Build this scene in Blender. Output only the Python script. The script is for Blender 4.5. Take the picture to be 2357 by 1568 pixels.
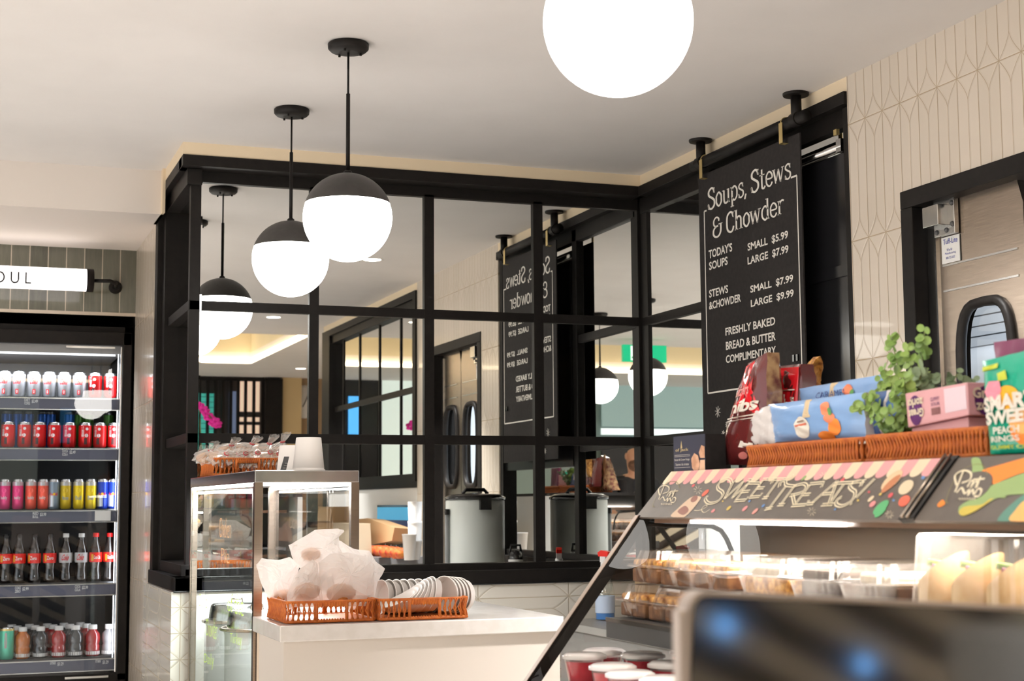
import bpy, math, random
import numpy as np
from mathutils import Vector, Matrix
random.seed(7)
SC = bpy.context.scene
for o in list(bpy.data.objects): bpy.data.objects.remove(o)
# ------------------------------------------------------------------ camera
W, H = 2357, 1568
FPX, YAW, PITCH, ROLL = 3519.48, .35294694, .1064199, -.00705896
HC = 1.25
def _basis():
    f = Vector((math.sin(YAW)*math.cos(PITCH), math.cos(YAW)*math.cos(PITCH), math.sin(PITCH)))
    r = Vector((math.cos(YAW), -math.sin(YAW), 0)); u = r.cross(f)
    c, s = math.cos(ROLL), math.sin(ROLL)
    return f, c*r + s*u, -s*r + c*u
CF, CR, CU = _basis()
CP = Vector((0, 0, HC))
cam = bpy.data.objects.new('camera', bpy.data.cameras.new('camera'))
SC.collection.objects.link(cam)
m = Matrix((CR, CU, -CF)).transposed().to_4x4(); m.translation = CP
cam.matrix_world = m
cam.data.sensor_width = 36; cam.data.lens = FPX*36/W
cam.data.clip_start = .02; cam.data.clip_end = 200
cam.data.dof.use_dof = True; cam.data.dof.focus_distance = 4.9; cam.data.dof.aperture_fstop = 6.3
cam.data.dof.aperture_blades = 9
SC.camera = cam
SC.view_settings.view_transform = 'Standard'; SC.view_settings.look = 'None'
SC.view_settings.gamma = 1; SC.view_settings.use_curve_mapping = False
SC.view_settings.exposure = 0.0
SC.cycles.max_bounces = 10; SC.cycles.diffuse_bounces = 4; SC.cycles.glossy_bounces = 6
SC.cycles.transmission_bounces = 6; SC.cycles.transparent_max_bounces = 16
SC.cycles.caustics_reflective = False; SC.cycles.caustics_refractive = False
SC.cycles.sample_clamp_indirect = 4; SC.cycles.use_adaptive_sampling = True; SC.cycles.adaptive_threshold = .018
wd = bpy.data.worlds.new('world'); SC.world = wd; wd.use_nodes = True
wd.node_tree.nodes['Background'].inputs[0].default_value = (1.0, .99, .97, 1)
wd.node_tree.nodes['Background'].inputs[1].default_value = 1.7
MIR = 6.185      # plane of the back mirrors
# ------------------------------------------------------------------ pixel helpers (points on real surfaces)
def ray(px, py): return CF*FPX + CR*(px-W/2) - CU*(py-H/2)
def hit(px, py, p0, n):
    r = ray(px, py); return CP + r*((Vector(p0)-CP).dot(Vector(n))/r.dot(Vector(n)))
def onx(px, py, X): return hit(px, py, (X, 0, 0), (1, 0, 0))
def ony(px, py, Y): return hit(px, py, (0, Y, 0), (0, 1, 0))
def onz(px, py, Z): return hit(px, py, (0, 0, Z), (0, 0, 1))
def mirx(px, py, X):
    p = onx(px, py, X); p.y = 2*MIR - p.y; return p
def miry(px, py, Y):
    p = ony(px, py, 2*MIR-Y); p.y = Y; return p
# ------------------------------------------------------------------ materials
MATS = {}
def mat(name, col=(.8,.8,.8), rough=.5, metal=0, emit=None, es=0, alpha=1, trans=0, coat=0, spec=.5, ior=1.45):
    if name in MATS: return MATS[name]
    m = bpy.data.materials.new(name); m.use_nodes = True
    b = m.node_tree.nodes['Principled BSDF']
    b.inputs['Base Color'].default_value = (*col, 1)
    b.inputs['Roughness'].default_value = rough; b.inputs['Metallic'].default_value = metal
    b.inputs['Alpha'].default_value = alpha; b.inputs['Transmission Weight'].default_value = trans
    b.inputs['Coat Weight'].default_value = coat; b.inputs['Specular IOR Level'].default_value = spec
    b.inputs['IOR'].default_value = ior
    if emit: b.inputs['Emission Color'].default_value = (*emit, 1); b.inputs['Emission Strength'].default_value = es
    MATS[name] = m; return m
class NT:
    def __init__(s, m): s.t = m.node_tree; s.n = s.t.nodes; s.l = s.t.links; s.b = s.n.get('Principled BSDF')
    def new(s, ty, **k):
        x = s.n.new(ty)
        for a, v in k.items(): setattr(x, a, v)
        return x
    def val(s, sock, v):
        if isinstance(v, (int, float)): sock.default_value = v
        elif isinstance(v, tuple): sock.default_value = v
        else: s.l.new(v, sock)
    def math(s, op, a, b=0, clamp=False):
        x = s.new('ShaderNodeMath', operation=op); x.use_clamp = clamp
        s.val(x.inputs[0], a); s.val(x.inputs[1], b); return x.outputs[0]
    def mix(s, f, a, b):
        x = s.new('ShaderNodeMix', data_type='RGBA'); s.val(x.inputs[0], f)
        s.val(x.inputs[6], a); s.val(x.inputs[7], b); return x.outputs[2]
    def noise(s, scale=5, detail=3, vec=None, rough=.5):
        x = s.new('ShaderNodeTexNoise'); x.inputs['Scale'].default_value = scale
        x.inputs['Detail'].default_value = detail; x.inputs['Roughness'].default_value = rough
        if vec is not None: s.l.new(vec, x.inputs['Vector'])
        return x.outputs['Fac']
    def coord(s, k='Object'): return s.new('ShaderNodeTexCoord').outputs[k]
    def mapping(s, v, scale=(1,1,1)):
        x = s.new('ShaderNodeMapping'); x.inputs['Scale'].default_value = scale; s.l.new(v, x.inputs[0]); return x.outputs[0]
    def bump(s, h, strength=.2, dist=.002):
        x = s.new('ShaderNodeBump'); x.inputs['Strength'].default_value = strength
        x.inputs['Distance'].default_value = dist; s.l.new(h, x.inputs['Height'])
        s.l.new(x.outputs[0], s.b.inputs['Normal'])
def noisy(name, c1, c2, scale, rough=.5, stretch=(1,1,1), bump=0, metal=0, detail=4, **k):
    if name in MATS: return MATS[name]
    m = mat(name, c1, rough, metal, **k); t = NT(m)
    f = t.noise(scale, detail, t.mapping(t.coord(), stretch))
    r = t.new('ShaderNodeValToRGB'); r.color_ramp.elements[0].position = .35; r.color_ramp.elements[1].position = .65
    r.color_ramp.elements[0].color = (*c1, 1); r.color_ramp.elements[1].color = (*c2, 1)
    t.l.new(f, r.inputs[0]); t.l.new(r.outputs[0], t.b.inputs['Base Color'])
    if bump: t.bump(f, bump)
    return m
def glassmat(name, tint=(1,1,1), refl=1.0, rough=0.0, base=.03):
    if name in MATS: return MATS[name]
    m = bpy.data.materials.new(name); m.use_nodes = True; t = NT(m); t.n.remove(t.b)
    out = [x for x in t.n if x.type == 'OUTPUT_MATERIAL'][0]
    tr = t.new('ShaderNodeBsdfTransparent'); tr.inputs[0].default_value = (*tint, 1)
    gl = t.new('ShaderNodeBsdfGlossy'); gl.inputs['Roughness'].default_value = rough
    fr = t.new('ShaderNodeFresnel'); fr.inputs[0].default_value = 1.5
    mx = t.new('ShaderNodeMixShader')
    front = t.math('SUBTRACT', 1, t.new('ShaderNodeNewGeometry').outputs['Backfacing'])      # reflect once, at the outer face
    t.l.new(t.math('MULTIPLY', t.math('ADD', t.math('MULTIPLY', fr.outputs[0], refl), base, True), front), mx.inputs[0])
    t.l.new(tr.outputs[0], mx.inputs[1]); t.l.new(gl.outputs[0], mx.inputs[2]); t.l.new(mx.outputs[0], out.inputs[0])
    MATS[name] = m; return m
def tilemat(name, tw=.1, th=.405, vo=0., base=(.67,.59,.5), grout=(.36,.27,.17)):
    m = mat(name, base, .22, coat=.3); t = NT(m)
    uv = t.new('ShaderNodeUVMap').outputs[0]; sp = t.new('ShaderNodeSeparateXYZ'); t.l.new(uv, sp.inputs[0])
    nz = t.math('MULTIPLY', t.math('SUBTRACT', t.noise(9, 2), .5), .004)
    u = t.math('DIVIDE', t.math('ADD', sp.outputs[0], nz), tw); v = t.math('DIVIDE', t.math('SUBTRACT', sp.outputs[1], vo), th)
    fu = t.math('FRACT', u); fv = t.math('FRACT', v)
    du = t.math('MULTIPLY', t.math('MINIMUM', fu, t.math('SUBTRACT', 1, fu)), tw)      # metres to tile edge
    dv = t.math('MULTIPLY', t.math('MINIMUM', fv, t.math('SUBTRACT', 1, fv)), th)
    cu = t.math('MULTIPLY', t.math('ABSOLUTE', t.math('SUBTRACT', fu, .5)), tw)        # metres from centre line
    a = .078
    q = t.math('SUBTRACT', 1, t.math('DIVIDE', dv, a), True)
    curve = t.math('MULTIPLY', t.math('POWER', q, 1.55), tw*.5)
    dc = t.math('MULTIPLY', t.math('ABSOLUTE', t.math('SUBTRACT', cu, curve)), t.math('SUBTRACT', 1, t.math('MULTIPLY', q, .35)))
    dedge = t.math('MINIMUM', du, dv)
    def line(d, w): 
        return t.math('SUBTRACT', 1, t.math('DIVIDE', d, w), True)
    g = line(dedge, .0022); c = line(dc, .0026)
    f = t.math('MAXIMUM', t.math('MULTIPLY', g, 1.6, True), t.math('MULTIPLY', c, .95), True)
    wn = t.new('ShaderNodeTexWhiteNoise', noise_dimensions='2D'); cv = t.new('ShaderNodeCombineXYZ')
    t.l.new(t.math('FLOOR', u), cv.inputs[0]); t.l.new(t.math('FLOOR', v), cv.inputs[1]); t.l.new(cv.outputs[0], wn.inputs['Vector'])
    b2 = t.mix(wn.outputs['Value'], (base[0]*.94, base[1]*.94, base[2]*.93, 1), (*base, 1))
    t.l.new(t.mix(f, b2, (*grout, 1)), t.b.inputs['Base Color'])
    t.l.new(t.math('ADD', .2, t.math('MULTIPLY', f, .5)), t.b.inputs['Roughness'])
    fine = t.math('MULTIPLY', t.noise(110, 2), .25)
    t.bump(t.math('ADD', t.math('SUBTRACT', 1, t.math('MAXIMUM', line(dedge, .004), line(dc, .006))), fine), .5, .003)
    return m
M_ceil = noisy('ceiling_paint', (.74,.71,.69), (.77,.74,.72), 3, .85)
M_wallbeige = mat('beige_paint', (.80,.66,.47), .8)
M_blk = noisy('black_metal', (.006,.005,.0045), (.009,.0075,.0065), 40, .5, spec=.16)
M_blk2 = mat('black_gloss', (.008,.008,.009), .18)
M_matblk = noisy('matt_black', (.014,.012,.012), (.020,.018,.017), 60, .8, spec=.25)
M_mir = mat('mirror', (.91,.92,.90), .0, 1)
M_tile = tilemat('cream_tile', vo=.1)
M_tileh = tilemat('cream_tile_low', base=(.70,.66,.59), grout=(.42,.35,.25))
M_steel = noisy('brushed_steel', (.33,.27,.22), (.40,.33,.27), 12, .27, (1,1,30), metal=1)
M_steel2 = noisy('bright_steel', (.5,.49,.48), (.62,.61,.6), 15, .2, (1,40,1), metal=1)
M_brass = mat('brass', (.72,.55,.24), .35, .8)
M_white = mat('white_laminate', (.74,.67,.60), .3)
M_quartz = noisy('white_quartz', (.80,.75,.70), (.86,.81,.77), 30, .16, coat=.3)
M_pw = mat('white_plastic', (.85,.84,.82), .4)
M_paper = mat('white_paper', (.86,.81,.77), .55)
M_glass = glassmat('clear_glass')
M_glass2 = glassmat('side_glass', (.95,.98,.97), .8, base=.0)
M_clam = glassmat('clear_plastic', (.97,.96,.96), 1.3, .10, .06)
_t = NT(M_clam); _mx = [x for x in _t.n if x.type == 'MIX_SHADER'][0]; _out = [x for x in _t.n if x.type == 'OUTPUT_MATERIAL'][0]
_d = _t.new('ShaderNodeBsdfTranslucent'); _d.inputs[0].default_value = (.9,.88,.88,1); _m2 = _t.new('ShaderNodeMixShader'); _m2.inputs[0].default_value = .10
_t.l.new(_mx.outputs[0], _m2.inputs[1]); _t.l.new(_d.outputs[0], _m2.inputs[2]); _t.l.new(_m2.outputs[0], _out.inputs[0])
M_wicker = noisy('orange_wicker', (.50,.13,.012), (.36,.075,.006), 60, .5)
M_globe = mat('lit_opal_glass', (1,1,1), .3, emit=(1,.96,.90), es=15)
M_led = mat('led_strip', (1,1,1), .3, emit=(1,.78,.5), es=14)
M_ledw = mat('white_led', (1,1,1), .3, emit=(1,.95,.9), es=22)
M_dl = mat('downlight_lens', (1,1,1), .3, emit=(1,.9,.78), es=16)
M_chalk = mat('chalk_white', (.78,.74,.68), .7)
M_grey = mat('dark_grey', (.06,.06,.062), .5)
def flat(name, c, r=.55): return mat(name, c, r)
# ------------------------------------------------------------------ mesh builder
class MB:
    def __init__(s): s.v = []; s.f = []; s.m = []; s.uv = {}; s.mats = []; s.sm = []
    def mi(s, m):
        if m not in s.mats: s.mats.append(m)
        return s.mats.index(m)
    def add(s, vs, fs, m, smooth=False, M=None):
        o = len(s.v)
        for p in vs:
            p = Vector(p); s.v.append(M @ p if M is not None else p)
        k = s.mi(m)
        for f in fs: s.f.append([i+o for i in f]); s.m.append(k); s.sm.append(smooth)
        return s
    def box(s, x0, x1, y0, y1, z0, z1, m, M=None):
        x0, x1 = sorted((x0, x1)); y0, y1 = sorted((y0, y1)); z0, z1 = sorted((z0, z1))
        v = [(x0,y0,z0),(x1,y0,z0),(x1,y1,z0),(x0,y1,z0),(x0,y0,z1),(x1,y0,z1),(x1,y1,z1),(x0,y1,z1)]
        return s.add(v, [(0,3,2,1),(4,5,6,7),(0,1,5,4),(1,2,6,5),(2,3,7,6),(3,0,4,7)], m, False, M)
    def prism(s, poly, d, m, M=None, smooth=False):           # poly: list of 3D points, d: extrusion vector
        n = len(poly); a = [Vector(p) for p in poly]; b = [p+Vector(d) for p in a]
        fs = [list(range(n))[::-1], list(range(n, 2*n))] + [(i, (i+1) % n, n+(i+1) % n, n+i) for i in range(n)]
        return s.add(a+b, fs, m, smooth, M)
    def lathe(s, prof, m, c=(0,0,0), seg=24, M=None, smooth=True, caps=True):
        vs = []; fs = []
        for r, z in prof:
            for k in range(seg):
                a = 2*math.pi*k/seg; vs.append((c[0]+r*math.cos(a), c[1]+r*math.sin(a), c[2]+z))
        n = len(prof)
        for i in range(n-1):
            for k in range(seg):
                k2 = (k+1) % seg; fs.append((i*seg+k, i*seg+k2, (i+1)*seg+k2, (i+1)*seg+k))
        s.add(vs, fs, m, smooth, M)
        if caps:
            if prof[0][0] > 1e-4: s.add(vs[:seg], [list(range(seg))[::-1]], m, False, M)
            if prof[-1][0] > 1e-4: s.add(vs[-seg:], [list(range(seg))], m, False, M)
        return s
    def sphere(s, c, r, m, seg=24, rings=14, sc=(1,1,1), a0=-90, a1=90, M=None):
        pr = [(max(1e-5, math.cos(math.radians(a0+(a1-a0)*i/rings)))*r, math.sin(math.radians(a0+(a1-a0)*i/rings))*r) for i in range(rings+1)]
        T = Matrix.Translation(c) @ Matrix.Diagonal((*sc, 1))
        return s.lathe(pr, m, (0,0,0), seg, (M @ T) if M is not None else T, True, False)
    def tube(s, pts, r, m, seg=8, closed=False, M=None, smooth=True):
        pts = [Vector(p) for p in pts]; n = len(pts); vs = []; fs = []
        up = None
        for i, p in enumerate(pts):
            if closed: d = pts[(i+1) % n]-pts[i-1]
            else: d = pts[min(i+1, n-1)]-pts[max(i-1, 0)]
            if d.length < 1e-9: d = Vector((0,0,1))
            d.normalize()
            if up is None: up = d.orthogonal().normalized()
            up = (up - d*up.dot(d)); up = up.normalized() if up.length > 1e-6 else d.orthogonal().normalized()
            w = d.cross(up); rr = r[i] if isinstance(r, (list, tuple)) else r
            for k in range(seg):
                a = 2*math.pi*k/seg; vs.append(p+up*(rr*math.cos(a))+w*(rr*math.sin(a)))
        for i in range(n if closed else n-1):
            j = (i+1) % n
            for k in range(seg):
                k2 = (k+1) % seg; fs.append((i*seg+k, i*seg+k2, j*seg+k2, j*seg+k))
        if not closed: fs.append(list(range(seg))[::-1]); fs.append([(n-1)*seg+k for k in range(seg)])
        return s.add(vs, fs, m, smooth, M)
    def build(s, name, parent=None, org=(0,0,0), bevel=0, sub=0):
        off = Vector(org)
        if parent is not None: off = offset_of(parent)
        me = bpy.data.meshes.new(name)
        me.from_pydata([tuple(v-off) for v in s.v], [], s.f)
        for mt in s.mats: me.materials.append(mt)
        me.polygons.foreach_set('material_index', s.m); me.polygons.foreach_set('use_smooth', s.sm)
        me.update()
        o = bpy.data.objects.new(name, me); SC.collection.objects.link(o)
        if parent is not None: o.parent = parent
        else: o.location = off
        if bevel:
            b = o.modifiers.new('bevel', 'BEVEL'); b.width = bevel; b.segments = 2; b.limit_method = 'ANGLE'
        if sub:
            b = o.modifiers.new('sub', 'SUBSURF'); b.levels = sub; b.render_levels = sub
        return o
def offset_of(o):
    p = Vector(o.location)
    while o.parent: o = o.parent; p = p + Vector(o.location)
    return p
def uvproject(o, axu, axv, su=0, sv=0):
    me = o.data; l = me.uv_layers.new(name='UVMap'); off = offset_of(o)
    for lp in me.loops:
        c = me.vertices[lp.vertex_index].co + off; l.data[lp.index].uv = (c[axu]+su, c[axv]+sv)
def tag(o, label, cat, group=None):
    o['label'] = label; o['category'] = cat
    if group: o['group'] = group
    return o
def thing(name, label, cat, loc=(0,0,0), group=None, rot=0):
    o = bpy.data.objects.new(name, None); SC.collection.objects.link(o); o.empty_display_size = .05
    o.location = loc; o.rotation_euler = (0,0,rot); return tag(o, label, cat, group)
def setting(name, loc=(0,0,0)):
    o = bpy.data.objects.new(name, None); SC.collection.objects.link(o); o.location = loc; o.empty_display_size = .05
    o['kind'] = 'structure'; return o
def struct(o): o['kind'] = 'structure'; return o
def copytree(o, loc=None, label=None, group=None, parent=None, rot=None, mats=None):
    c = o.copy(); SC.collection.objects.link(c); c.parent = parent
    if loc is not None: c.location = loc
    if rot is not None: c.rotation_euler = rot
    if label: c['label'] = label
    if group: c['group'] = group
    for ch in list(o.children): copytree(ch, parent=c)
    return c
ORD = ['first','second','third','fourth','fifth','sixth','seventh','eighth','ninth','tenth','eleventh','twelfth','thirteenth']
# ------------------------------------------------------------------ lettering
_tc = {}
def text2d(s, res=3, bold=0.0):
    k = (s, res, bold)
    if k in _tc: return _tc[k]
    cu = bpy.data.curves.new('t', 'FONT'); cu.body = s; cu.size = 1; cu.resolution_u = res; cu.offset = bold
    ob = bpy.data.objects.new('t', cu); me = ob.to_mesh()
    vs = [(v.co.x, v.co.y) for v in me.vertices]; fs = [list(p.vertices) for p in me.polygons]
    ob.to_mesh_clear(); bpy.data.objects.remove(ob); bpy.data.curves.remove(cu)
    x0 = min(v[0] for v in vs); x1 = max(v[0] for v in vs); y0 = min(v[1] for v in vs); y1 = max(v[1] for v in vs)
    vs = [((x-x0)/(x1-x0), (y-y0)/(y1-y0)) for x, y in vs]
    _tc[k] = (vs, fs, (x1-x0)/(y1-y0)); return _tc[k]
def spline(pts, n=6, closed=False):
    P = [Vector(p) for p in pts]; out = []
    N = len(P)
    for i in range(N if closed else N-1):
        a = P[(i-1) % N] if closed else P[max(i-1, 0)]; b = P[i]; c = P[(i+1) % N]; d = P[(i+2) % N] if closed else P[min(i+2, N-1)]
        for k in range(n):
            t = k/n
            out.append(.5*((2*b)+(-a+c)*t+(2*a-5*b+4*c-d)*t*t+(-a+3*b-3*c+d)*t**3))
    if not closed: out.append(P[-1])
    return out
def ribbon(pts, w, closed=False):
    """flat stroke in 2D -> verts, quads"""
    P = [Vector((p[0], p[1])) for p in pts]; n = len(P); vs = []; fs = []
    for i in range(n):
        d = (P[(i+1) % n]-P[i-1]) if closed else (P[min(i+1, n-1)]-P[max(i-1, 0)])
        if d.length < 1e-9: d = Vector((1, 0))
        d.normalize(); q = Vector((-d.y, d.x)); ww = (w[i] if isinstance(w, (list, tuple)) else w)/2
        vs += [P[i]+q*ww, P[i]-q*ww]
    for i in range(n if closed else n-1):
        j = (i+1) % n; fs.append((2*i, 2*i+1, 2*j+1, 2*j))
    return [(v.x, v.y) for v in vs], fs
class Surf:
    """a flat or bulged patch: uv (u right, v up, 0..1) -> world"""
    def __init__(s, TL, TR, BR, BL, n=None, bulge=0, wob=0, seed=0):
        s.c = [Vector(p) for p in (TL, TR, BR, BL)]; s.b = bulge; s.w = wob; s.s = seed
        s.n = Vector(n).normalized() if n else (s.c[2]-s.c[3]).cross(s.c[0]-s.c[3]).normalized()
    def pt(s, u, v, off=0):
        TL, TR, BR, BL = s.c
        p = BL*(1-u)*(1-v)+BR*u*(1-v)+TR*u*v+TL*(1-u)*v
        b = s.b*(max(0, 1-(2*u-1)**2)**.6)*(max(0, 1-(2*v-1)**4)**.7) if s.b else 0
        if s.w: b += s.w*(math.sin(u*19+s.s+v*7)*math.sin(v*13+s.s*2-u*5)+.6*math.sin(u*31+v*23+s.s))
        return p+s.n*(b+off)
    def poly(s, mb, pts, m, off=.0006):
        cx = sum(p[0] for p in pts)/len(pts); cy = sum(p[1] for p in pts)/len(pts); n = len(pts)
        if s.b or s.w:
            vs = [s.pt(cx, cy, off)]; fs = []; K = 4
            for k in range(1, K+1):
                for p in pts: vs.append(s.pt(cx+(p[0]-cx)*k/K, cy+(p[1]-cy)*k/K, off))
            for i in range(n):
                j = (i+1) % n; fs.append((0, 1+i, 1+j))
                for k in range(K-1): fs.append((1+k*n+i, 1+(k+1)*n+i, 1+(k+1)*n+j, 1+k*n+j))
            mb.add(vs, fs, m)
        else: mb.add([s.pt(p[0], p[1], off) for p in pts], [list(range(n))], m)
    def ell(s, mb, cu, cv, ru, rv, m, off=.0006, n=20, rot=0):
        c, q = math.cos(rot), math.sin(rot)
        s.poly(mb, [(cu+ru*math.cos(t)*c-rv*math.sin(t)*q, cv+ru*math.cos(t)*q+rv*math.sin(t)*c) for t in [2*math.pi*k/n for k in range(n)]], m, off)
    def text(s, mb, st, u0, u1, v0, v1, m, off=.001, bold=.0, shear=0):
        vs, fs, _ = text2d(st, 2, bold)
        mb.add([s.pt(u0+(u1-u0)*x+shear*y, v0+(v1-v0)*y, off) for x, y in vs], fs, m)
    def stroke(s, mb, pts, w, m, off=.0008, curve=False, closed=False):   # pts in uv, w in metres
        U = (s.c[2]-s.c[3]).length or 1; V = (s.c[0]-s.c[3]).length or 1
        P = [(p[0]*U, p[1]*V) for p in pts]
        if curve: P = [(p.x, p.y) for p in spline([(a, b, 0) for a, b in P], 5, closed)]
        vs, fs = ribbon(P, w, closed)
        mb.add([s.pt(x/U, y/V, off) for x, y in vs], fs, m)
    def grid(s, mb, m, nu=12, nv=12, off=0, mfun=None):
        vs = [s.pt(i/nu, j/nv, off) for j in range(nv+1) for i in range(nu+1)]
        fs = [(j*(nu+1)+i, j*(nu+1)+i+1, (j+1)*(nu+1)+i+1, (j+1)*(nu+1)+i) for j in range(nv) for i in range(nu)]
        mb.add(vs, fs, m, True)
# ================================================================== room shell
ZC = 2.70
bm = MB()
for a in ((-6,6,-.48,8.0), (-6,6,-5.3,-3.25), (2.89,6,-3.25,-.48), (-6,-5,-3.25,-.48)):
    bm.box(a[0], a[1], a[2], a[3], ZC, ZC+.12, M_ceil)
M_tan = noisy('warm_lit_paint', (.70,.63,.47), (.73,.66,.5), 3, .85)  # warm cove light put into the tray's paint colour
bm.box(-5.1, 3.0, -3.35, -.38, ZC+.36, ZC+.42, M_tan)
for a in ((-5.02,-5,-3.25,-.48), (2.89,2.91,-3.25,-.48), (-5,2.89,-3.27,-3.25), (-5,2.89,-.48,-.46)):
    bm.box(a[0], a[1], a[2], a[3], ZC+.12, ZC+.36, M_tan)
struct(bm.build('ceiling'))
bm = MB(); bm.box(-6, 6, -5.3, 8, -.1, 0, noisy('floor_tile', (.76,.72,.68), (.80,.76,.71), 2, .35)); struct(bm.build('floor'))
# cove LED strips round the ceiling tray
t = setting('trim_1', (1, -1.9, ZC)); bm = MB()
bm.box(-4.98, 2.87, -3.235, -3.205, ZC+.004, ZC+.04, M_led); bm.box(2.855, 2.885, -3.2, -.5, ZC+.004, ZC+.04, M_led)
o = bm.build('light_strip', t)
# back wall block: lower tiles, painted strip
bm = MB(); bm.box(.824, 2.853, 6.06, 6.95, 0, .919, M_tileh); wl = struct(bm.build('wall_back')); uvproject(wl, 2, 0, .04, -.05)
for p in wl.data.polygons:
    if abs(p.normal.x) > .9:
        for li in p.loop_indices:
            c = wl.data.vertices[wl.data.loops[li].vertex_index].co; wl.data.uv_layers[0].data[li].uv = (c.z+.04, c.y+.08)
bm = MB(); bm.box(.844, 3.0, 6.08, 6.95, 2.649, ZC, M_wallbeige); bm.box(.95, 3.0, 6.2, 6.95, .919, 2.649, M_blk)
struct(bm.build('wall_back_upper'))
bm = MB(); bm.box(.844, 1.0, 6.90, 7.66, 0, 2.56, M_tile); wl = struct(bm.build('wall_left')); uvproject(wl, 1, 2, .03, 0)
bm = MB(); bm.box(-3, .844, 6.65, 7.7, 2.508, ZC, mat('soffit_paint', (.80,.73,.67), .8)); bm.box(.832, .844, 6.6, 6.9, 2.508, ZC, M_wallbeige); struct(bm.build('trim_2'))
# green tiled wall over the fridge
mg = mat('green_tile', (.05,.06,.045), .12, coat=.5); t = NT(mg)
sp = t.new('ShaderNodeSeparateXYZ'); t.l.new(t.coord(), sp.inputs[0])
u = t.math('DIVIDE', sp.outputs[0], .0852); fu = t.math('FRACT', u); du = t.math('MINIMUM', fu, t.math('SUBTRACT', 1, fu))
dz = t.math('ABSOLUTE', t.math('SUBTRACT', sp.outputs[2], 2.18))
g = t.math('GREATER_THAN', .025, du); wn = t.new('ShaderNodeTexWhiteNoise', noise_dimensions='1D'); t.l.new(t.math('FLOOR', u), wn.inputs['W'])
st = t.noise(3, 5, t.mapping(t.coord(), (22, 22, 2)), .7)
k = t.math('ADD', t.math('MULTIPLY', wn.outputs['Value'], .35), t.math('MULTIPLY', st, .9))
c = t.mix(k, (.014,.017,.010,1), (.125,.122,.090,1)); t.l.new(t.mix(g, c, (.42,.36,.28,1)), t.b.inputs['Base Color'])
t.bump(t.math('SUBTRACT', st, g), .35, .003)
bm = MB(); bm.box(-3, .844, 7.655, 7.75, 2.195, 2.56, mg); struct(bm.build('wall_alcove'))
bm = MB(); bm.box(-3, .844, 7.652, 7.66, 2.180, 2.196, mat('tile_edge_trim', (.45,.38,.3), .4)); struct(bm.build('trim_3'))
bm = MB(); bm.box(-3, 1.0, 8.55, 8.65, 0, 2.6, M_blk); bm.box(.845, 1.0, 7.66, 8.6, 0, 2.5, M_blk); bm.box(-3,.844,7.75,8.6,2.2,2.6,M_blk); struct(bm.build('wall_alcove_rear'))
bm = MB(); bm.box(-3.1, -3, 6.65, 8.6, 0, ZC, M_wallbeige); struct(bm.build('wall_alcove_side'))
# right wall
XR = 2.853
bm = MB()
bm.box(XR, 3.0, 2.83, 3.20, 0, ZC, M_tile); bm.box(XR, 3.0, 4.10, 4.408, 0, ZC, M_tile); bm.box(XR, 3.0, 3.20, 4.10, 2.232, ZC, M_tile)
bm.box(XR, 3.0, 4.408, 6.08, 0, .919, M_tile)
wl = struct(bm.build('wall_right')); uvproject(wl, 1, 2, -.0035, 0)
bm = MB(); bm.box(XR, 3.0, .17, 2.83, 2.649, ZC, M_wallbeige); bm.box(XR, 3.0, 4.408, 6.08, 2.649, ZC, M_wallbeige)
bm.box(2.93, 3.0, .17, 2.83, 1.79, 2.649, M_blk); bm.box(2.93, 3.0, 4.408, 6.2, .919, 2.649, M_blk)
bm.box(XR+.01, 3.0, .33, 2.83, 0, 1.36, mat('white_wall_paint', (.80,.80,.78), .6)); bm.box(XR, 3.0, .17, .33, 0, 1.79, M_blk)
bm.box(XR, 3.0, .33, 2.83, 1.36, 1.43, M_blk)
struct(bm.build('wall_right_upper'))
# ---- window_1: back grid of mirrors
YF = 6.17
w1 = setting('window_1', (1.85, 6.12, .92)); bm = MB()
bm.box(.844, XR, 6.075, 6.19, 2.605, 2.649, M_blk); bm.box(.88, XR+.03, YF, 6.19, 2.56, 2.61, M_blk)
for a, b in ((.897,.9375), (1.382,1.422), (1.878,1.921), (2.376,2.420), (2.877,2.91)):
    bm.box(a, b, YF, MIR+.02, .97, 2.57, M_blk)
for a, b in ((2.036,2.074), (1.501,1.540)): bm.box(.9, 2.9, YF+.001, MIR+.02, a, b, M_blk)
bm.box(.888, 2.9, YF-.03, 6.19, .975, 1.002, M_blk)
bm.build('frame', w1)
bm = MB(); bm.box(.836, XR, 6.05, 6.19, .919, .975, M_blk); bm.box(.83, XR, 6.045, 6.19, .9175, .924, M_blk2); bm.build('sill', w1, bevel=.002)
bm = MB(); bm.box(.93, 2.895, MIR, MIR+.006, 1.0, 2.565, M_mir); bm.build('mirror_pane', w1)
# ---- window_3: return side facing the fridge
w3 = setting('window_3', (.87, 6.5, .92)); bm = MB()
bm.box(.844, .93, 6.12, 6.9, 2.605, 2.649, M_blk); bm.box(.87, .93, 6.13, 6.85, 2.54, 2.606, M_blk)
bm.box(.844, .95, 6.83, 6.91, .92, 2.66, M_blk); bm.box(.868, .95, 6.76, 6.83, .97, 2.606, M_blk)
bm.box(.888, .93, 6.15, 6.19, .975, 2.56, M_blk); bm.box(.886, .93, 6.15, 6.78, 2.033, 2.072, M_blk); bm.box(.886, .93, 6.15, 6.78, 1.499, 1.54, M_blk)
bm.box(.836, .95, 6.05, 6.9, .919, .975, M_blk); bm.box(.87, .93, 6.14, 6.85, .975, 1.02, M_blk); bm.build('frame', w3, bevel=.002)
bm = MB(); bm.box(.93, .936, 6.15, 6.8, 1.0, 2.55, M_mir); bm.build('mirror_pane', w3)
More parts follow.
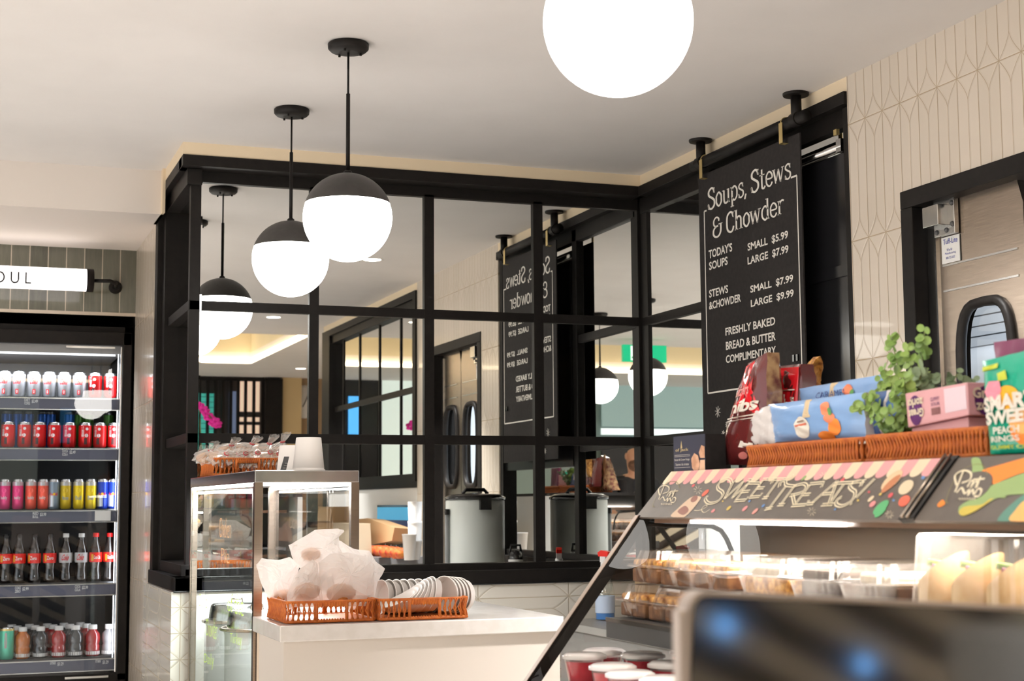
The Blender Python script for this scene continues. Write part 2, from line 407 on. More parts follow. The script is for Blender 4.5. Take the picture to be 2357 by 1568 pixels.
# ---- window_2: right wall mirrors near the corner
MX = 2.90
w2 = setting('window_2', (2.87, 5.3, .92)); bm = MB()
bm.box(2.84, 2.93, 4.408, 6.08, 2.605, 2.649, M_blk); bm.box(2.88, 2.93, 4.44, 6.15, 2.54, 2.61, M_blk)
for a, b, x in ((6.10,6.18,2.89), (5.42,5.475,2.88), (4.408,4.45,2.86)): bm.box(x, 2.93, a, b, .97, 2.6, M_blk)
for a, b in ((2.033,2.072), (1.499,1.54)): bm.box(2.886, 2.93, 5.44, 6.15, a, b, M_blk)
bm.box(2.875, 2.93, 4.42, 6.15, .975, 1.006, M_blk); bm.box(2.83, 2.93, 4.408, 6.08, .919, .975, M_blk)
bm.build('frame', w2, bevel=.002)
bm = MB(); bm.box(MX, MX+.006, 4.45, 6.17, 1.0, 2.55, M_mir); bm.build('mirror_pane', w2)
bm = MB(); bm.box(2.875, 2.892, 4.45, 5.42, 1.43, 2.45, M_blk2); bm.build('black_panel', w2)
bm = MB(); bm.box(2.868, 2.876, 4.45, 5.42, 2.02, 2.06, M_blk2); bm.build('panel_rail', w2)
bm = MB(); bm.tube([(2.872, 4.47, 2.475), (2.872, 5.42, 2.475)], .012, M_steel2); bm.box(2.862, 2.886, 4.47, 4.5, 2.455, 2.50, M_steel2); bm.build('round_tube', w2)  # silver rail above the black panel, gives no light
bm = MB(); bm.box(2.866,2.878,4.50,4.52,2.52,2.54,M_brass); bm.build('latch', w2)
# ---- window_4: long mirror band on the right wall beyond the door
w4 = setting('window_4', (2.87, 1.5, 1.79)); bm = MB()
bm.box(2.84, 2.93, .17, 2.83, 2.60, 2.649, M_blk); bm.box(2.86, 2.93, .2, 2.82, 2.54, 2.61, M_blk); bm.box(2.84, 2.93, .17, .42, 1.40, 2.6, M_blk)
bm.box(2.84, 2.93, 2.76, 2.83, 1.40, 2.6, M_blk)
for px in (789.5, 826.5, 872, 921): y = mirx(px, 900, 2.892).y; bm.box(2.892, 2.93, y-.011, y+.011, 1.45, 2.6, M_blk)
bm.box(2.888, 2.93, .2, 2.8, 1.99, 2.03, M_blk); bm.box(2.85, 2.93, .17, 2.83, 1.37, 1.45, M_blk)
bm.build('frame', w4)
bm = MB(); bm.box(2.90, 2.906, .4, 2.8, 1.42, 2.58, M_mir); bm.build('mirror_pane', w4)
# ---- door_1: double swing doors
d1 = setting('door_1', (2.95, 3.65, 0)); bm = MB()
bm.box(XR-.006, 3.02, 4.05, 4.112, 0, 2.18, M_blk); bm.box(XR-.006, 3.02, 3.195, 3.206, 0, 2.235, M_blk); bm.box(XR-.006, 3.02, 3.19, 4.112, 2.18, 2.238, M_blk)
bm.build('frame', d1, bevel=.003)
def leaf(y0, y1, hinge):
    yc = 3.778 if hinge > 0 else 3.40; hw = .134; zc = 1.60; hh = .255
    mb = MB(); N = 28; ring = []
    for k in range(N):
        a = 2*math.pi*k/N; ca, sa = math.cos(a), math.sin(a)
        ring.append((abs(ca)**.55*(1 if ca >= 0 else -1), abs(sa)**.55*(1 if sa >= 0 else -1)))
    def face(x):
        inner = [(x, yc+p[0]*hw, zc+p[1]*hh) for p in ring]
        out = []
        for p in ring:
            sc = min(1/max(abs(p[0]), 1e-6), 1/max(abs(p[1]), 1e-6)); qx, qy = p[0]*sc, p[1]*sc
            out.append((x, yc+qx*((y1-yc) if qx > 0 else (yc-y0)), (zc+qy*(2.18-zc)) if qy > 0 else zc+qy*(zc-.02)))
        return inner, out
    a, b = face(2.955); c, d = face(2.995)
    mb.add(a+b, [(i, (i+1) % N, N+(i+1) % N, N+i) for i in range(N)], M_steel)
    mb.add(c+d, [(i, N+i, N+(i+1) % N, (i+1) % N) for i in range(N)], M_steel)
    mb.add(b+d, [(i, (i+1) % N, N+(i+1) % N, N+i) for i in range(N)], M_steel)
    L = mb.build('door_leaf', d1)
    g = MB(); g.tube([(2.953, yc+p[0]*(hw-.010), zc+p[1]*(hh-.010)) for p in ring], .0165, M_blk, 8, True); g.build('window_gasket', L)
    g = MB(); g.prism([(2.972, yc+p[0]*hw, zc+p[1]*hh) for p in ring], (.006, 0, 0), glassmat('door_glass', (.95,.97,1), 1.2)); g.build('window_glass', L)
    e = MB(); e.box(2.948, 2.957, y1-.045 if hinge > 0 else y0, y1 if hinge > 0 else y0+.045, .02, 2.16, M_steel2); e.build('edge_guard', L)
    for zz in (1.98, 1.90):
        e = MB(); e.box(2.952, 2.957, y0+.03, y1-.07, zz-.003, zz+.003, M_steel2); e.build('seam', L)
    return L
L1 = leaf(3.588, 4.046, 1); L2 = leaf(3.20, 3.580, -1)
for L_ in (L1, L2): L_.location.x -= .05
bm = MB(); p = ony(0, 0, 1)
bm.box(2.90, 2.952, 3.92, 4.00, 2.10, 2.165, M_steel2); bm.box(2.935, 2.952, 3.885, 3.99, 2.07, 2.185, M_steel2)
for yy, zz in ((3.895,2.165), (3.895,2.10), (3.925,2.085), (3.975,2.085)): bm.lathe([(.0085,0),(.006,.005),(0,.006)], M_grey, (0,0,0), 10, Matrix.Translation((2.934,yy,zz)) @ Matrix.Rotation(-math.pi/2, 4, 'Y'))
bm.v = [v+Vector((-.05,0,0)) for v in bm.v]; bm.build('hinge_bracket', L1, bevel=.002)
bm = MB(); S = Surf((2.950,3.975,2.068),(2.950,3.885,2.068),(2.950,3.885,1.985),(2.950,3.975,1.985), (-1,0,0))
bm.box(2.9505, 2.953, 3.885, 3.975, 1.985, 2.068, M_pw)
mb_ = flat('label_blue', (.02,.03,.25)); S.text(bm, 'Tuff-Lite', .12, .92, .72, .92, mb_); S.text(bm, 'World', .3, .6, .45, .55, mb_); S.text(bm, 'Manufacturing', .2, .8, .3, .41, mb_); S.text(bm, '800-722-2632', .25, .75, .15, .24, mb_)
bm.v = [v+Vector((-.05,0,0)) for v in bm.v]; bm.build('maker_label', L1)
# kitchen glimpsed through the door windows
bm = MB(); mk = mat('kitchen_wall_paint', (.80,.83,.87), .5)
bm.box(4.9, 5.0, 2.2, 7.5, 0, 2.8, mk); bm.box(3.02, 5, 7.4, 7.5, 0, 2.8, mk); bm.box(3.02, 5, 2.2, 2.3, 0, 2.8, mk); bm.box(3.02, 5, 2.3, 7.4, 2.71, 2.8, mk)
struct(bm.build('wall_kitchen'))
t = thing('vent_hood', 'white louvred kitchen hood and curved duct seen through the door window', 'kitchen hood', (4.7, 6.1, 1.9))
b = MB()
for k in range(7): b.box(4.70, 4.86, 4.8, 7.2, 2.0+.05*k, 2.043+.05*k, mat('hood_white', (.82,.85,.88), .3))
b.box(4.86, 4.88, 4.8, 7.2, 1.98, 2.42, mat('hood_backing', (.25,.27,.3), .5)); b.build('louvres', t)  # grey backing that shows as grooves between the louvres
b = MB(); b.tube([(4.6, y, 1.62+.26*math.sin((y-4.9)/2.2*math.pi)) for y in [4.9+.2*k for k in range(12)]], .10, MATS['hood_white'], 16); b.build('duct', t)
b = MB(); b.box(4.55,4.88,4.8,7.2,1.30,1.44,M_steel2); b.box(4.55,4.88,4.8,7.2,1.0,1.3,mat('hood_dark',(.12,.12,.12),.5)); b.build('shelf', t)
# ================================================================== lamps
def make_pendant():
    r = thing('pendant_lamp', '', 'lamp', (0,0,0)); R_ = .139; zc = -.558
    b = MB(); b.lathe([(.030,-.030),(.056,-.026),(.064,-.018),(.065,-.004),(.06,0)], M_blk, seg=32)
    for a in (0, 2.1, 4.2): b.lathe([(.004,-.036),(.004,-.028)], M_blk, (.04*math.cos(a), .04*math.sin(a), 0), 8)
    b.build('canopy', r)
    b = MB(); b.tube([(0,0,-.03),(0,0,-.17)], .0035, M_blk); b.build('cord', r)
    b = MB(); b.tube([(0,0,-.163),(0,0,-.42)], .0065, M_blk, 10); b.lathe([(.013,-.424),(.013,-.412),(.008,-.408)], M_blk); b.build('rod', r)
    b = MB(); pr = [(max(1e-5, (R_+.001)*math.cos(a)), zc+(R_+.001)*math.sin(a)) for a in [math.radians(18+72*i/12) for i in range(13)]]
    b.lathe(pr, noisy('black_dome', (.022,.02,.018), (.03,.027,.025), 50, .5), seg=48, caps=False); b.build('dome', r)
    b = MB(); pr = [(max(1e-5, R_*math.cos(a)), zc+R_*math.sin(a)) for a in [math.radians(-90+108*i/20) for i in range(21)]]
    b.lathe(pr, M_globe, seg=48, caps=False); b.build('globe', r)
    return r
P0 = make_pendant()
pend = [(5.44, 'black domed opal globe pendant, farthest from the camera in the row'), (4.59, 'black domed opal globe pendant second in the row, overlapping the farthest one'),
        (2.53, 'large opal globe pendant nearest the camera, cut by the top of the photo'), (1.68, 'opal globe pendant seen only in the corner mirrors, second nearest the corner post')]
for i, (y, l) in enumerate(pend):
    o = P0 if i == 0 else copytree(P0)
    o.location = (1.147, y, ZC); tag(o, l, 'pendant lamp', 'black and opal globe pendants in a row')
dls = [(2.33, 3.65, 'round recessed ceiling downlight above the kitchen door'), (2.33, .71, 'round recessed ceiling downlight mirrored in the second pane'), (3.6, -.7, 'added unseen downlight that brightens the mirrored timber slats'), (3.5, -3.65, 'round recessed downlight in the warm ceiling beyond the tray'),  # the one over the timber slats is added to brighten them
       (-1.6, 3.65, 'added unseen ceiling downlight left of the pendants'), (-1.6, .71, 'added unseen ceiling downlight behind and left of the camera'), (.5, -4.1, 'added unseen downlight over the far shopfront'),  # unseen downlights from here on are added; their floor bounce lifts the ceiling
       (-1.2, 6.1, 'added unseen ceiling downlight in front of the drinks fridge'),
       (.2, 2.2, 'added unseen ceiling downlight above and ahead of the camera'), (-1.6, 5.0, 'added unseen ceiling downlight left of the farthest pendant'), (-3.0, 2.2, 'added unseen ceiling downlight far left of the pendants')]
for i, (x, y, l) in enumerate(dls):
    t = thing('downlight', l, 'ceiling light', (x, y, ZC), 'recessed ceiling downlights')
    b = MB(); b.lathe([(.052,0),(.062,-.004),(.066,0)], M_pw, (x,y,ZC), 28, caps=False); b.build('trim_ring', t)
    b = MB(); b.lathe([(.0001,-.0015),(.052,-.0015)], M_dl, (x,y,ZC), 28, caps=False); b.build('lens', t)
    ld = bpy.data.lights.new('downlight_beam', 'AREA'); ld.shape = 'DISK'; ld.size = .12; ld.energy = 52; ld.color = (1,.965,.94); ld.spread = math.radians(75)
    lo = bpy.data.objects.new('downlight_beam', ld); SC.collection.objects.link(lo); lo.location = (0,0,-.012); lo.parent = t
ld = bpy.data.lights.new('kitchen_light', 'AREA'); ld.shape = 'RECTANGLE'; ld.size = 1.2; ld.size_y = .6; ld.energy = 130; ld.color = (.9,.96,1)
lo = bpy.data.objects.new('kitchen_light', ld); SC.collection.objects.link(lo); lo.location = (3.9, 4.2, 2.68)
# ================================================================== hanging menu board
t = thing('menu_rail', 'black pipe rail on two ceiling flanges holding the soup menu board', 'rail', (2.80, 5.02, ZC))
for y in (5.392, 4.653):
    b = MB(); b.lathe([(.045,-.010),(.047,-.006),(.047,0)], M_blk, (2.80,y,ZC), 28); b.tube([(2.80,y,ZC-.005),(2.80,y,2.60)], .019, M_blk, 14); b.build('ceiling_mount', t)
b = MB(); b.tube([(2.80,5.46,2.605),(2.80,4.585,2.605)], .0215, M_blk, 16); b.lathe([(.026,-.02),(.026,.02)], M_blk, (0,0,0), 16, Matrix.Translation((2.80,4.653,2.605)) @ Matrix.Rotation(math.pi/2,4,'X'))
b.lathe([(.026,-.02),(.026,.02)], M_blk, (0,0,0), 16, Matrix.Translation((2.80,5.392,2.605)) @ Matrix.Rotation(math.pi/2,4,'X')); b.build('pipe', t)
t = thing('menu_board', 'tall black hanging board lettered Soups, Stews & Chowder with prices', 'menu board', (2.80, 5.02, 1.468))
b = MB(); b.box(2.798, 2.804, 4.632, 5.414, 1.468, 2.552, M_matblk); b.build('panel', t)
for y in (5.348, 4.723):
    b = MB(); b.tube([(2.80+.024*math.cos(a), y, 2.605+.024*math.sin(a)) for a in [math.pi*(.0+ k/8) for k in range(9)]], .002, M_brass)
    b.box(2.7745, 2.7765, y-.012, y+.012, 2.53, 2.607, M_brass); b.box(2.7745, 2.798, y-.012, y+.012, 2.53, 2.532, M_brass); b.build('brass_clip', t)
# lettering
GL = {
'S': [('c',[(.42,.76),(.38,.93),(.24,1.0),(.09,.88),(.09,.68),(.25,.54),(.41,.38),(.41,.14),(.25,0),(.10,.06),(.05,.24)],.10),('l',[(.43,.72),(.43,1.0)],.045),('l',[(.05,0),(.05,.28)],.045)],
'o': [('o',[(.2,.66),(.06,.5),(.05,.33),(.06,.16),(.2,0),(.34,.16),(.35,.33),(.34,.5)],.085)],
'u': [('c',[(.1,.64),(.1,.2),(.13,.06),(.22,.01),(.32,.08),(.36,.2)],.085),('l',[(.36,.66),(.36,0)],.09),('l',[(0,.64),(.1,.64)],.04),('l',[(.27,.64),(.36,.64)],.04),('l',[(.36,.02),(.45,.02)],.04)],
'p': [('l',[(.1,.66),(.1,-.28)],.09),('c',[(.1,.48),(.16,.6),(.25,.66),(.37,.52),(.39,.33),(.37,.14),(.25,0),(.16,.05),(.1,.16)],.08),('l',[(0,.64),(.1,.64)],.04),('l',[(0,-.27),(.2,-.27)],.04)],
's': [('c',[(.29,.5),(.26,.62),(.17,.66),(.07,.58),(.07,.46),(.17,.37),(.29,.26),(.29,.09),(.18,0),(.08,.04),(.04,.16)],.075),('l',[(.3,.46),(.3,.66)],.035),('l',[(.035,0),(.035,.2)],.035)],
',': [('l',[(.09,.08),(.02,-.16)],.09)],
't': [('c',[(.13,.9),(.13,.15),(.17,.02),(.24,.01),(.3,.1)],.085),('l',[(.0,.64),(.28,.64)],.045)],
'e': [('c',[(.06,.35),(.35,.35),(.34,.54),(.2,.66),(.07,.52),(.05,.33),(.08,.12),(.21,0),(.32,.06),(.36,.16)],.075)],
'w': [('l',[(.03,.66),(.15,0)],.085),('l',[(.15,0),(.27,.62)],.045),('l',[(.27,.62),(.40,0)],.085),('l',[(.40,0),(.52,.66)],.045),('l',[(-.05,.64),(.12,.64)],.04),('l',[(.44,.64),(.6,.64)],.04)],
'&': [('c',[(.5,.62),(.49,.25),(.38,.04),(.2,0),(.05,.14),(.06,.38),(.2,.52),(.34,.54)],.095),('c',[(.2,.52),(.08,.64),(.08,.86),(.22,1.0),(.37,.92),(.38,.78)],.08),('l',[(.36,.62),(.6,.62)],.045)],
'C': [('c',[(.43,.74),(.38,.93),(.26,1),(.09,.85),(.05,.5),(.09,.15),(.26,0),(.39,.07),(.45,.26)],.095),('l',[(.44,.7),(.44,1)],.04)],
'h': [('l',[(.1,1),(.1,0)],.09),('c',[(.1,.46),(.18,.61),(.27,.65),(.36,.55),(.37,.4),(.37,0)],.085),('l',[(0,.98),(.1,.98)],.04),('l',[(.0,.02),(.2,.02)],.04),('l',[(.27,.02),(.47,.02)],.04)],
'd': [('l',[(.37,1),(.37,0)],.09),('c',[(.37,.48),(.31,.6),(.22,.66),(.09,.52),(.06,.33),(.09,.14),(.22,0),(.31,.05),(.37,.16)],.08),('l',[(.27,.98),(.37,.98)],.04),('l',[(.37,.02),(.46,.02)],.04)],
'r': [('l',[(.1,.66),(.1,0)],.09),('c',[(.1,.42),(.16,.58),(.25,.65),(.34,.6)],.08),('l',[(0,.64),(.1,.64)],.04),('l',[(0,.02),(.2,.02)],.04)],
' ': []}
ADV = {'S':.5,'o':.42,'u':.48,'p':.45,'s':.36,',':.17,'t':.32,'e':.42,'w':.6,'&':.62,'C':.51,'h':.49,'d':.48,'r':.37,' ':.2}
def serif_line(st):
    out = []; x = 0
    for ch in st:
        for k, pts, w in GL[ch]:
            P = [(p[0]+x, p[1]) for p in pts]
            if k == 'c': P = [(q.x, q.y) for q in spline([(a, b_, 0) for a, b_ in P], 6)]
            if k == 'o': P = [(q.x, q.y) for q in spline([(a, b_, 0) for a, b_ in P], 6, True)]
            out.append(ribbon(P, w, k == 'o'))
        x += ADV[ch]
    return out, x
XS = 2.7965
def board_line(mb, st, L, R, T, serif=False, bold=.022):
    a = onx(*L, XS); c = onx(*R, XS); tp = onx(*T, XS); z0 = (a.z+c.z)/2; h = tp.z-a.z
    if serif:
        parts, w = serif_line(st)
        for vs, fs in parts: mb.add([(XS, a.y+(c.y-a.y)*x/w, z0+h*y) for x, y in vs], fs, M_chalk)
    else:
        vs, fs, asp = text2d(st, 3, bold); order = sorted(fs, key=lambda f: min(vs[i][0] for i in f)); cur = []; mx = None
        gap = .34/asp if mb is None else 9
        def flush():
            if not cur: return
            q = MB(); q.add([(XS, a.y+(c.y-a.y)*x, z0+h*y) for x, y in vs], cur, M_chalk); used = sorted({i for f in cur for i in f}); mp = {i: k for k, i in enumerate(used)}
            q.v = [q.v[i] for i in used]; q.f = [[mp[i] for i in f] for f in q.f]; q.build('lettering', t)
        for f in order:
            lo = min(vs[i][0] for i in f); hi = max(vs[i][0] for i in f)
            if mx is not None and lo-mx > gap: flush(); cur = []
            cur.append(f); mx = hi if mx is None else max(mx, hi)
        flush()
b = MB()
board_line(b, 'Soups, Stews', (1629,482), (1822,411), (1629,435), True); board_line(b, '& Chowder', (1641,548), (1806,491), (1641,503), True)
b.build('title_lettering', t)
for st, L, R, T in (("TODAY'S",(1631.4,594),(1685.5,580.5),(1631.4,574)),('SOUPS',(1632.4,621),(1675,611),(1632.4,602)),('SMALL  $5.99',(1721,579),(1814,552.4),(1721,559)),
    ('LARGE  $7.99',(1721,611),(1815,585.6),(1721,591)),('STEWS',(1632.4,685),(1676,675),(1632.4,667)),('&CHOWDER',(1632.4,713),(1705.4,695),(1632.4,695)),
    ('SMALL  $7.99',(1727.3,676),(1825.8,652),(1727.3,657)),('LARGE  $9.99',(1728.4,708),(1827,687),(1728.4,689)),('FRESHLY BAKED',(1670,772),(1784.5,749),(1670,754)),
    ('BREAD & BUTTER',(1671,806),(1785.5,783.6),(1671,787)),('COMPLIMENTARY',(1671,837),(1786,815),(1671,819))): board_line(None, st, L, R, T)
b = MB(); tl = onx(1621,487,XS); bl = onx(1627,906,XS); tr = onx(1834,404,XS); w = .0032
yl, yr, zb, zt1, zt2 = tl.y, tr.y, bl.z, tl.z, tr.z
b.box(XS-.0005, XS, yl-w, yl+w, zb, zt1, M_chalk); b.box(XS-.0005, XS, yr-w, yr+w, zb, zt2, M_chalk); b.box(XS-.0005, XS, yr, yl, zb-w, zb+w, M_chalk)
b.box(XS-.0005, XS, yl-.02, yl, zt1-w, zt1+w, M_chalk); b.box(XS-.0005, XS, yr, yr+.04, zt2-w, zt2+w, M_chalk); b.build('border_line', t)
b = MB()
for px, py, r in ((1652,948,13), (1673,978,7), (1665,1000,9)):
    c = onx(px, py, XS); b = MB()
    for k in range(8):
        a = math.pi/4*k+.2; d = Vector((0, math.cos(a), math.sin(a)))*r*.0017
        b.tube([c+d*.0, c+d], .0013, M_chalk, 4)
    b.build('chalk_star', t)
b = MB(); c = onx(1833,824,XS)
for dy in (-.012,.012): b.box(XS-.006, XS, c.y+dy-.006, c.y+dy+.006, c.z-.012, c.z+.012, M_blk2)
b.build('magnet', t)
# ================================================================== beam sign over the fridge
t = thing('lit_tube_sign', 'glowing white tube sign lettered in black on the green tiles', 'sign', (.2, 7.45, 2.32))
cz = 1.0705+1.25; b = MB(); Rt = Matrix.Translation((0,7.45,cz)) @ Matrix.Rotation(math.pi/2,4,'Y')
b.lathe([(.053,-.6),(.053,.592)], mat('lit_sign_face', (1,1,1), .4, emit=(1,.93,.93), es=2.2), (0,0,0), 28, Rt); b.build('round_tube', t)
b = MB(); b.lathe([(.055,.590),(.055,.622),(.045,.624)], M_blk, (0,0,0), 28, Rt); b.build('end_cap', t)
b = MB(); b.tube([(.62,7.45,cz),(.70,7.45,cz+.002),(.735,7.52,cz),(.745,7.655,cz)], .009, M_blk, 10); b.lathe([(.032,0),(.032,.012),(.02,.03)], M_blk, (0,0,0), 20, Matrix.Translation((.745,7.655,cz)) @ Matrix.Rotation(math.pi/2,4,'X')); b.build('wall_arm', t)
b = MB(); vs, fs, _ = text2d('O U L', 4, .006); x0 = ony(-14,640,7.398).x; x1 = ony(72,640,7.398).x; z0 = ony(70,654,7.398).z; z1 = ony(70,627,7.398).z
b.add([(x0+(x1-x0)*x, 7.3955, z0+(z1-z0)*y) for x, y in vs], fs, M_blk2); b.build('lettering', t)
# ================================================================== drinks fridge
FG = thing('drinks_fridge', 'tall black glass-door fridge full of soft drinks in the left alcove', 'fridge', (.2, 8.05, 0))
b = MB(); b.box(-.45,-.41,7.70,8.5,0,2.13,M_blk); b.box(.80,.838,7.70,8.5,0,2.13,M_blk); b.box(-.45,.838,8.46,8.5,0,2.13,M_blk2); b.box(-.45,.838,7.70,8.5,2.06,2.13,M_blk); b.box(-.45,.838,7.70,8.5,0,.43,M_blk)
b.build('body', FG)
b = MB(); b.box(.79,.832,7.665,7.70,.42,2.10,M_blk); b.box(-.45,.832,7.665,7.70,2.035,2.10,M_blk); b.box(-.45,.832,7.665,7.70,.40,.455,M_blk); b.box(.778,.786,7.667,7.70,.46,2.03,M_steel2); D = b.build('door', FG, bevel=.003)
b = MB(); b.box(-.42,.80,7.677,7.682,.45,2.04,glassmat('fridge_glass', (.96,.98,1), .9, base=.02)); b.build('door_glass', D)
b = MB(); b.box(.52,.75,7.658,7.664,2.018,2.027,M_steel2); b.build('hinge_strip', D)
b = MB(); b.box(.55,.75,7.658,7.664,.437,.447,M_steel2); b.build('hinge_strip', D)
b = MB(); b.box(-.41,.80,8.40,8.45,.45,2.05, mat('fridge_liner', (.03,.032,.036), .4)); b.box(-.41,.79,7.74,8.40,2.0,2.05,mat('fridge_top_liner', (.45,.42,.4), .35)); b.build('liner', FG)
b = MB(); mfl = mat('fridge_led', (1,1,1), .3, emit=(.95,.97,1), es=2.2); b.box(.773,.776,7.735,7.742,.48,2.0,mfl); b.box(-.40,.76,7.74,7.748,1.99,1.998,mfl); b.build('light_strip', FG)  # upright strip and its side lamp are added to light the cans
ld = bpy.data.lights.new('fridge_light', 'AREA'); ld.shape = 'RECTANGLE'; ld.size = 1.1; ld.size_y = .04; ld.energy = 13; ld.color = (.95,.97,1)
lo = bpy.data.objects.new('fridge_light', ld); SC.collection.objects.link(lo); lo.parent = FG; lo.location = (0, 7.73-8.05, 1.97); lo.rotation_euler = (math.radians(18), 0, 0)
ld = bpy.data.lights.new('fridge_light', 'AREA'); ld.shape = 'RECTANGLE'; ld.size = .03; ld.size_y = 1.4; ld.energy = 1.5; ld.color = (.95,.97,1)  # added side lamp for the cans
lo = bpy.data.objects.new('fridge_light', ld); SC.collection.objects.link(lo); lo.parent = FG; lo.location = (.765-.2, 7.73-8.05, 1.25); lo.rotation_euler = (math.radians(90), 0, math.radians(25))
SH = [ony(150, y, 7.75).z for y in (914.5, 1030, 1172, 1340.5, 1514)]
M_rail = mat('price_rail', (.10,.105,.15), .25); M_price = flat('price_white', (.7,.7,.72))
for i, z in enumerate(SH):
    b = MB(); b.box(-.41, .785, 7.74, 8.4, z-.012, z-.001, M_grey)
    s_ = b.build('shelf', FG)
    b = MB(); b.box(-.41, .778, 7.708, 7.716, z-.062, z-.008, M_rail); b.box(-.41,.778,7.702,7.72,z-.012,z-.006,M_steel2); b.box(-.41,.778,7.703,7.716,z-.066,z-.061,M_steel2); rl = b.build('price_rail', s_)
    S = Surf((0,7.705,z), (1,7.705,z), (1,7.705,z-.06), (0,7.705,z-.06), (0,-1,0))
    for px, a, pr in (((70,'DIET COKE','$2.49'),), ((160,'COCA COLA','$2.49'),), ((96,'RED BULL','$3.99'),), ((60,'COKE ZERO','$2.99'),(196,'COCA COLA','$2.99')), ((144,'GATORADE','$3.29'),(246,'VITAMIN','$3.29')))[i]:
        x = ony(px, 1000, 7.705).x; b = MB()
        w1_, w2_ = (a.split(' ')+[''])[:2]
        S.text(b, w1_, x-.032, x-.006, .56, .78, M_price, bold=.02)
        if w2_: S.text(b, w2_, x-.032, x-.006, .30, .52, M_price, bold=.02)
        S.text(b, pr, x+.002, x+.03, .42, .72, M_price, bold=.02)
        b.build('price_tag', rl)
    if i == 2: b = MB(); b.box(.675,.75,7.699,7.704,z-.058,z-.010,M_pw); b.build('blank_tag', rl)
M_can = mat('aluminium', (.75,.76,.78), .25, 1)
def cyltext(mb, st, r, z0, z1, w, m, shear=0, bold=.02, a0=0):
    vs, fs, _ = text2d(st, 2, bold)
    mb.add([((r+.0004)*math.sin(a0+(w*(x-.5)+shear*(y-.5))/r), -(r+.0004)*math.cos(a0+(w*(x-.5)+shear*(y-.5))/r), z0+(z1-z0)*y) for x, y in vs], fs, m)
def cylband(mb, r, z0, z1, m, a0=-math.pi, a1=math.pi, n=20, off=.0002):
    vs = []; fs = []
    for i in range(n+1):
        a = a0+(a1-a0)*i/n
        for z in (z0, z1): vs.append(((r+off)*math.sin(a), -(r+off)*math.cos(a), z))
    for i in range(n): fs.append((2*i, 2*i+2, 2*i+3, 2*i+1))
    mb.add(vs, fs, m, True)
def cyldisc(mb, r, a, z, ra, m, off=.0003):
    n = 18; vs = [((r+off)*math.sin(a+ra*math.cos(2*math.pi*k/n)/r), -(r+off)*math.cos(a+ra*math.cos(2*math.pi*k/n)/r), z+ra*math.sin(2*math.pi*k/n)) for k in range(n)]
    mb.add(vs, [list(range(n))], m)
def make_can(kind, h=.122, r=.0325):
    o = thing('soda_can', '', 'can', (0,0,0)); col = {'diet': (.55,.57,.62), 'red': (.62,.01,.012), 'pink': (.75,.05,.22), 'coral': (.8,.10,.06), 'grey': (.25,.32,.4), 'gold': (.62,.43,.01), 'yellow': (.85,.62,.01), 'blue': (.01,.04,.35), 'deepblue': (.01,.10,.42), 'green': (.06,.2,.02), 'mint': (.12,.55,.38)}[kind]
    b = MB(); b.lathe([(r*.78,0),(r,.008),(r,h-.014)], mat('can_'+kind, col, .28, .35), seg=24); b.build('body', o)
    b = MB(); b.lathe([(r*.985,h-.014),(r*.84,h-.003),(r*.85,h),(r*.78,h-.002),(r*.77,h-.006)], M_can, seg=24, caps=False); b.lathe([(r*.77,h-.006),(.0001,h-.006)], M_can, seg=16, caps=False); b.build('lid', o)
    b = MB(); R_, Wm, G_ = flat('print_red', (.6,.01,.02)), flat('print_white', (.8,.8,.8)), flat('print_grey', (.3,.36,.38)); K = flat('print_dark', (.05,.01,.01))
    if kind == 'diet':
        cyldisc(b, r, 0, h*.6, .017, G_); cyltext(b, 'Coke', r, h*.5, h*.74, .038, R_, .01); cylband(b, r, h*.10, h*.30, R_, -.22, .22, 6); cyltext(b, '0', r+.0003, h*.13, h*.27, .006, Wm)
    elif kind == 'red':
        cylband(b, r, h*.12, h*.38, K, -.28, .14, 6); cyldisc(b, r, .05, h*.48, .0085, Wm); cyldisc(b, r, .12, h*.74, .007, Wm); cyltext(b, 'Coca-Cola', r, h*.42, h*.86, .012, Wm, 0, .02, -.5)
    elif kind in ('pink', 'coral', 'gold', 'yellow'):
        cylband(b, r, h*.78, h*.9, mat('can_top_silver', (.6,.6,.62), .3, .5)); cyldisc(b, r, 0, h*.62, .011, mat('can_pale_'+kind, tuple(min(1, c*1.15+.06) for c in col), .35)); cyltext(b, {'pink':'bubly','coral':'bubly','gold':'Monster','yellow':'Bull'}[kind], r, h*.3, h*.44, .03, Wm if kind in ('pink','coral') else G_)
    elif kind in ('blue', 'grey'):
        cylband(b, r, h*.08, h*.5, mat('can_silver', (.6,.62,.66), .25, .6), -math.pi, .15 if kind == 'blue' else 0); cyltext(b, 'Red Bull', r, h*.45, h*.55, .034, R_, 0, .03); cyldisc(b, r, .05, h*.5, .006, flat('print_yellow', (.8,.5,.02)), .0006)
    elif kind == 'mint':
        cyltext(b, 'ARIZONA', r, h*.35, h*.85, .012, flat('print_pink', (.75,.3,.4))); cylband(b, r, h*.9, h*.97, M_brass)
    if b.v: b.build('printed_label', o)
    return o
cans = {}
def put_can(kind, x, y, z, label, grp, h=.122, r=.0325, jit=.25):
    k = (kind, h)
    rz = random.uniform(-jit, jit) - .1
    if k not in cans: o = cans[k] = make_can(kind, h, r)
    else: o = copytree(cans[k])
    o.location = (x, y, z); o.rotation_euler = (0,0,rz); tag(o, label, 'can', grp)
for i, px in enumerate((11,43,78,113.5,147.5,183)): put_can('diet', ony(px,885,7.78).x, 7.78, SH[0], 'silver and red diet cola can, %s from the left on the top fridge shelf' % ORD[i], 'silver diet cola cans')
for i, px in enumerate((219,254)): put_can('red', ony(px,885,7.78).x, 7.78, SH[0], ('white-patterned red cola can right of the silver cans on the top shelf', 'rightmost red cola can on the top fridge shelf')[i], 'red cola cans')
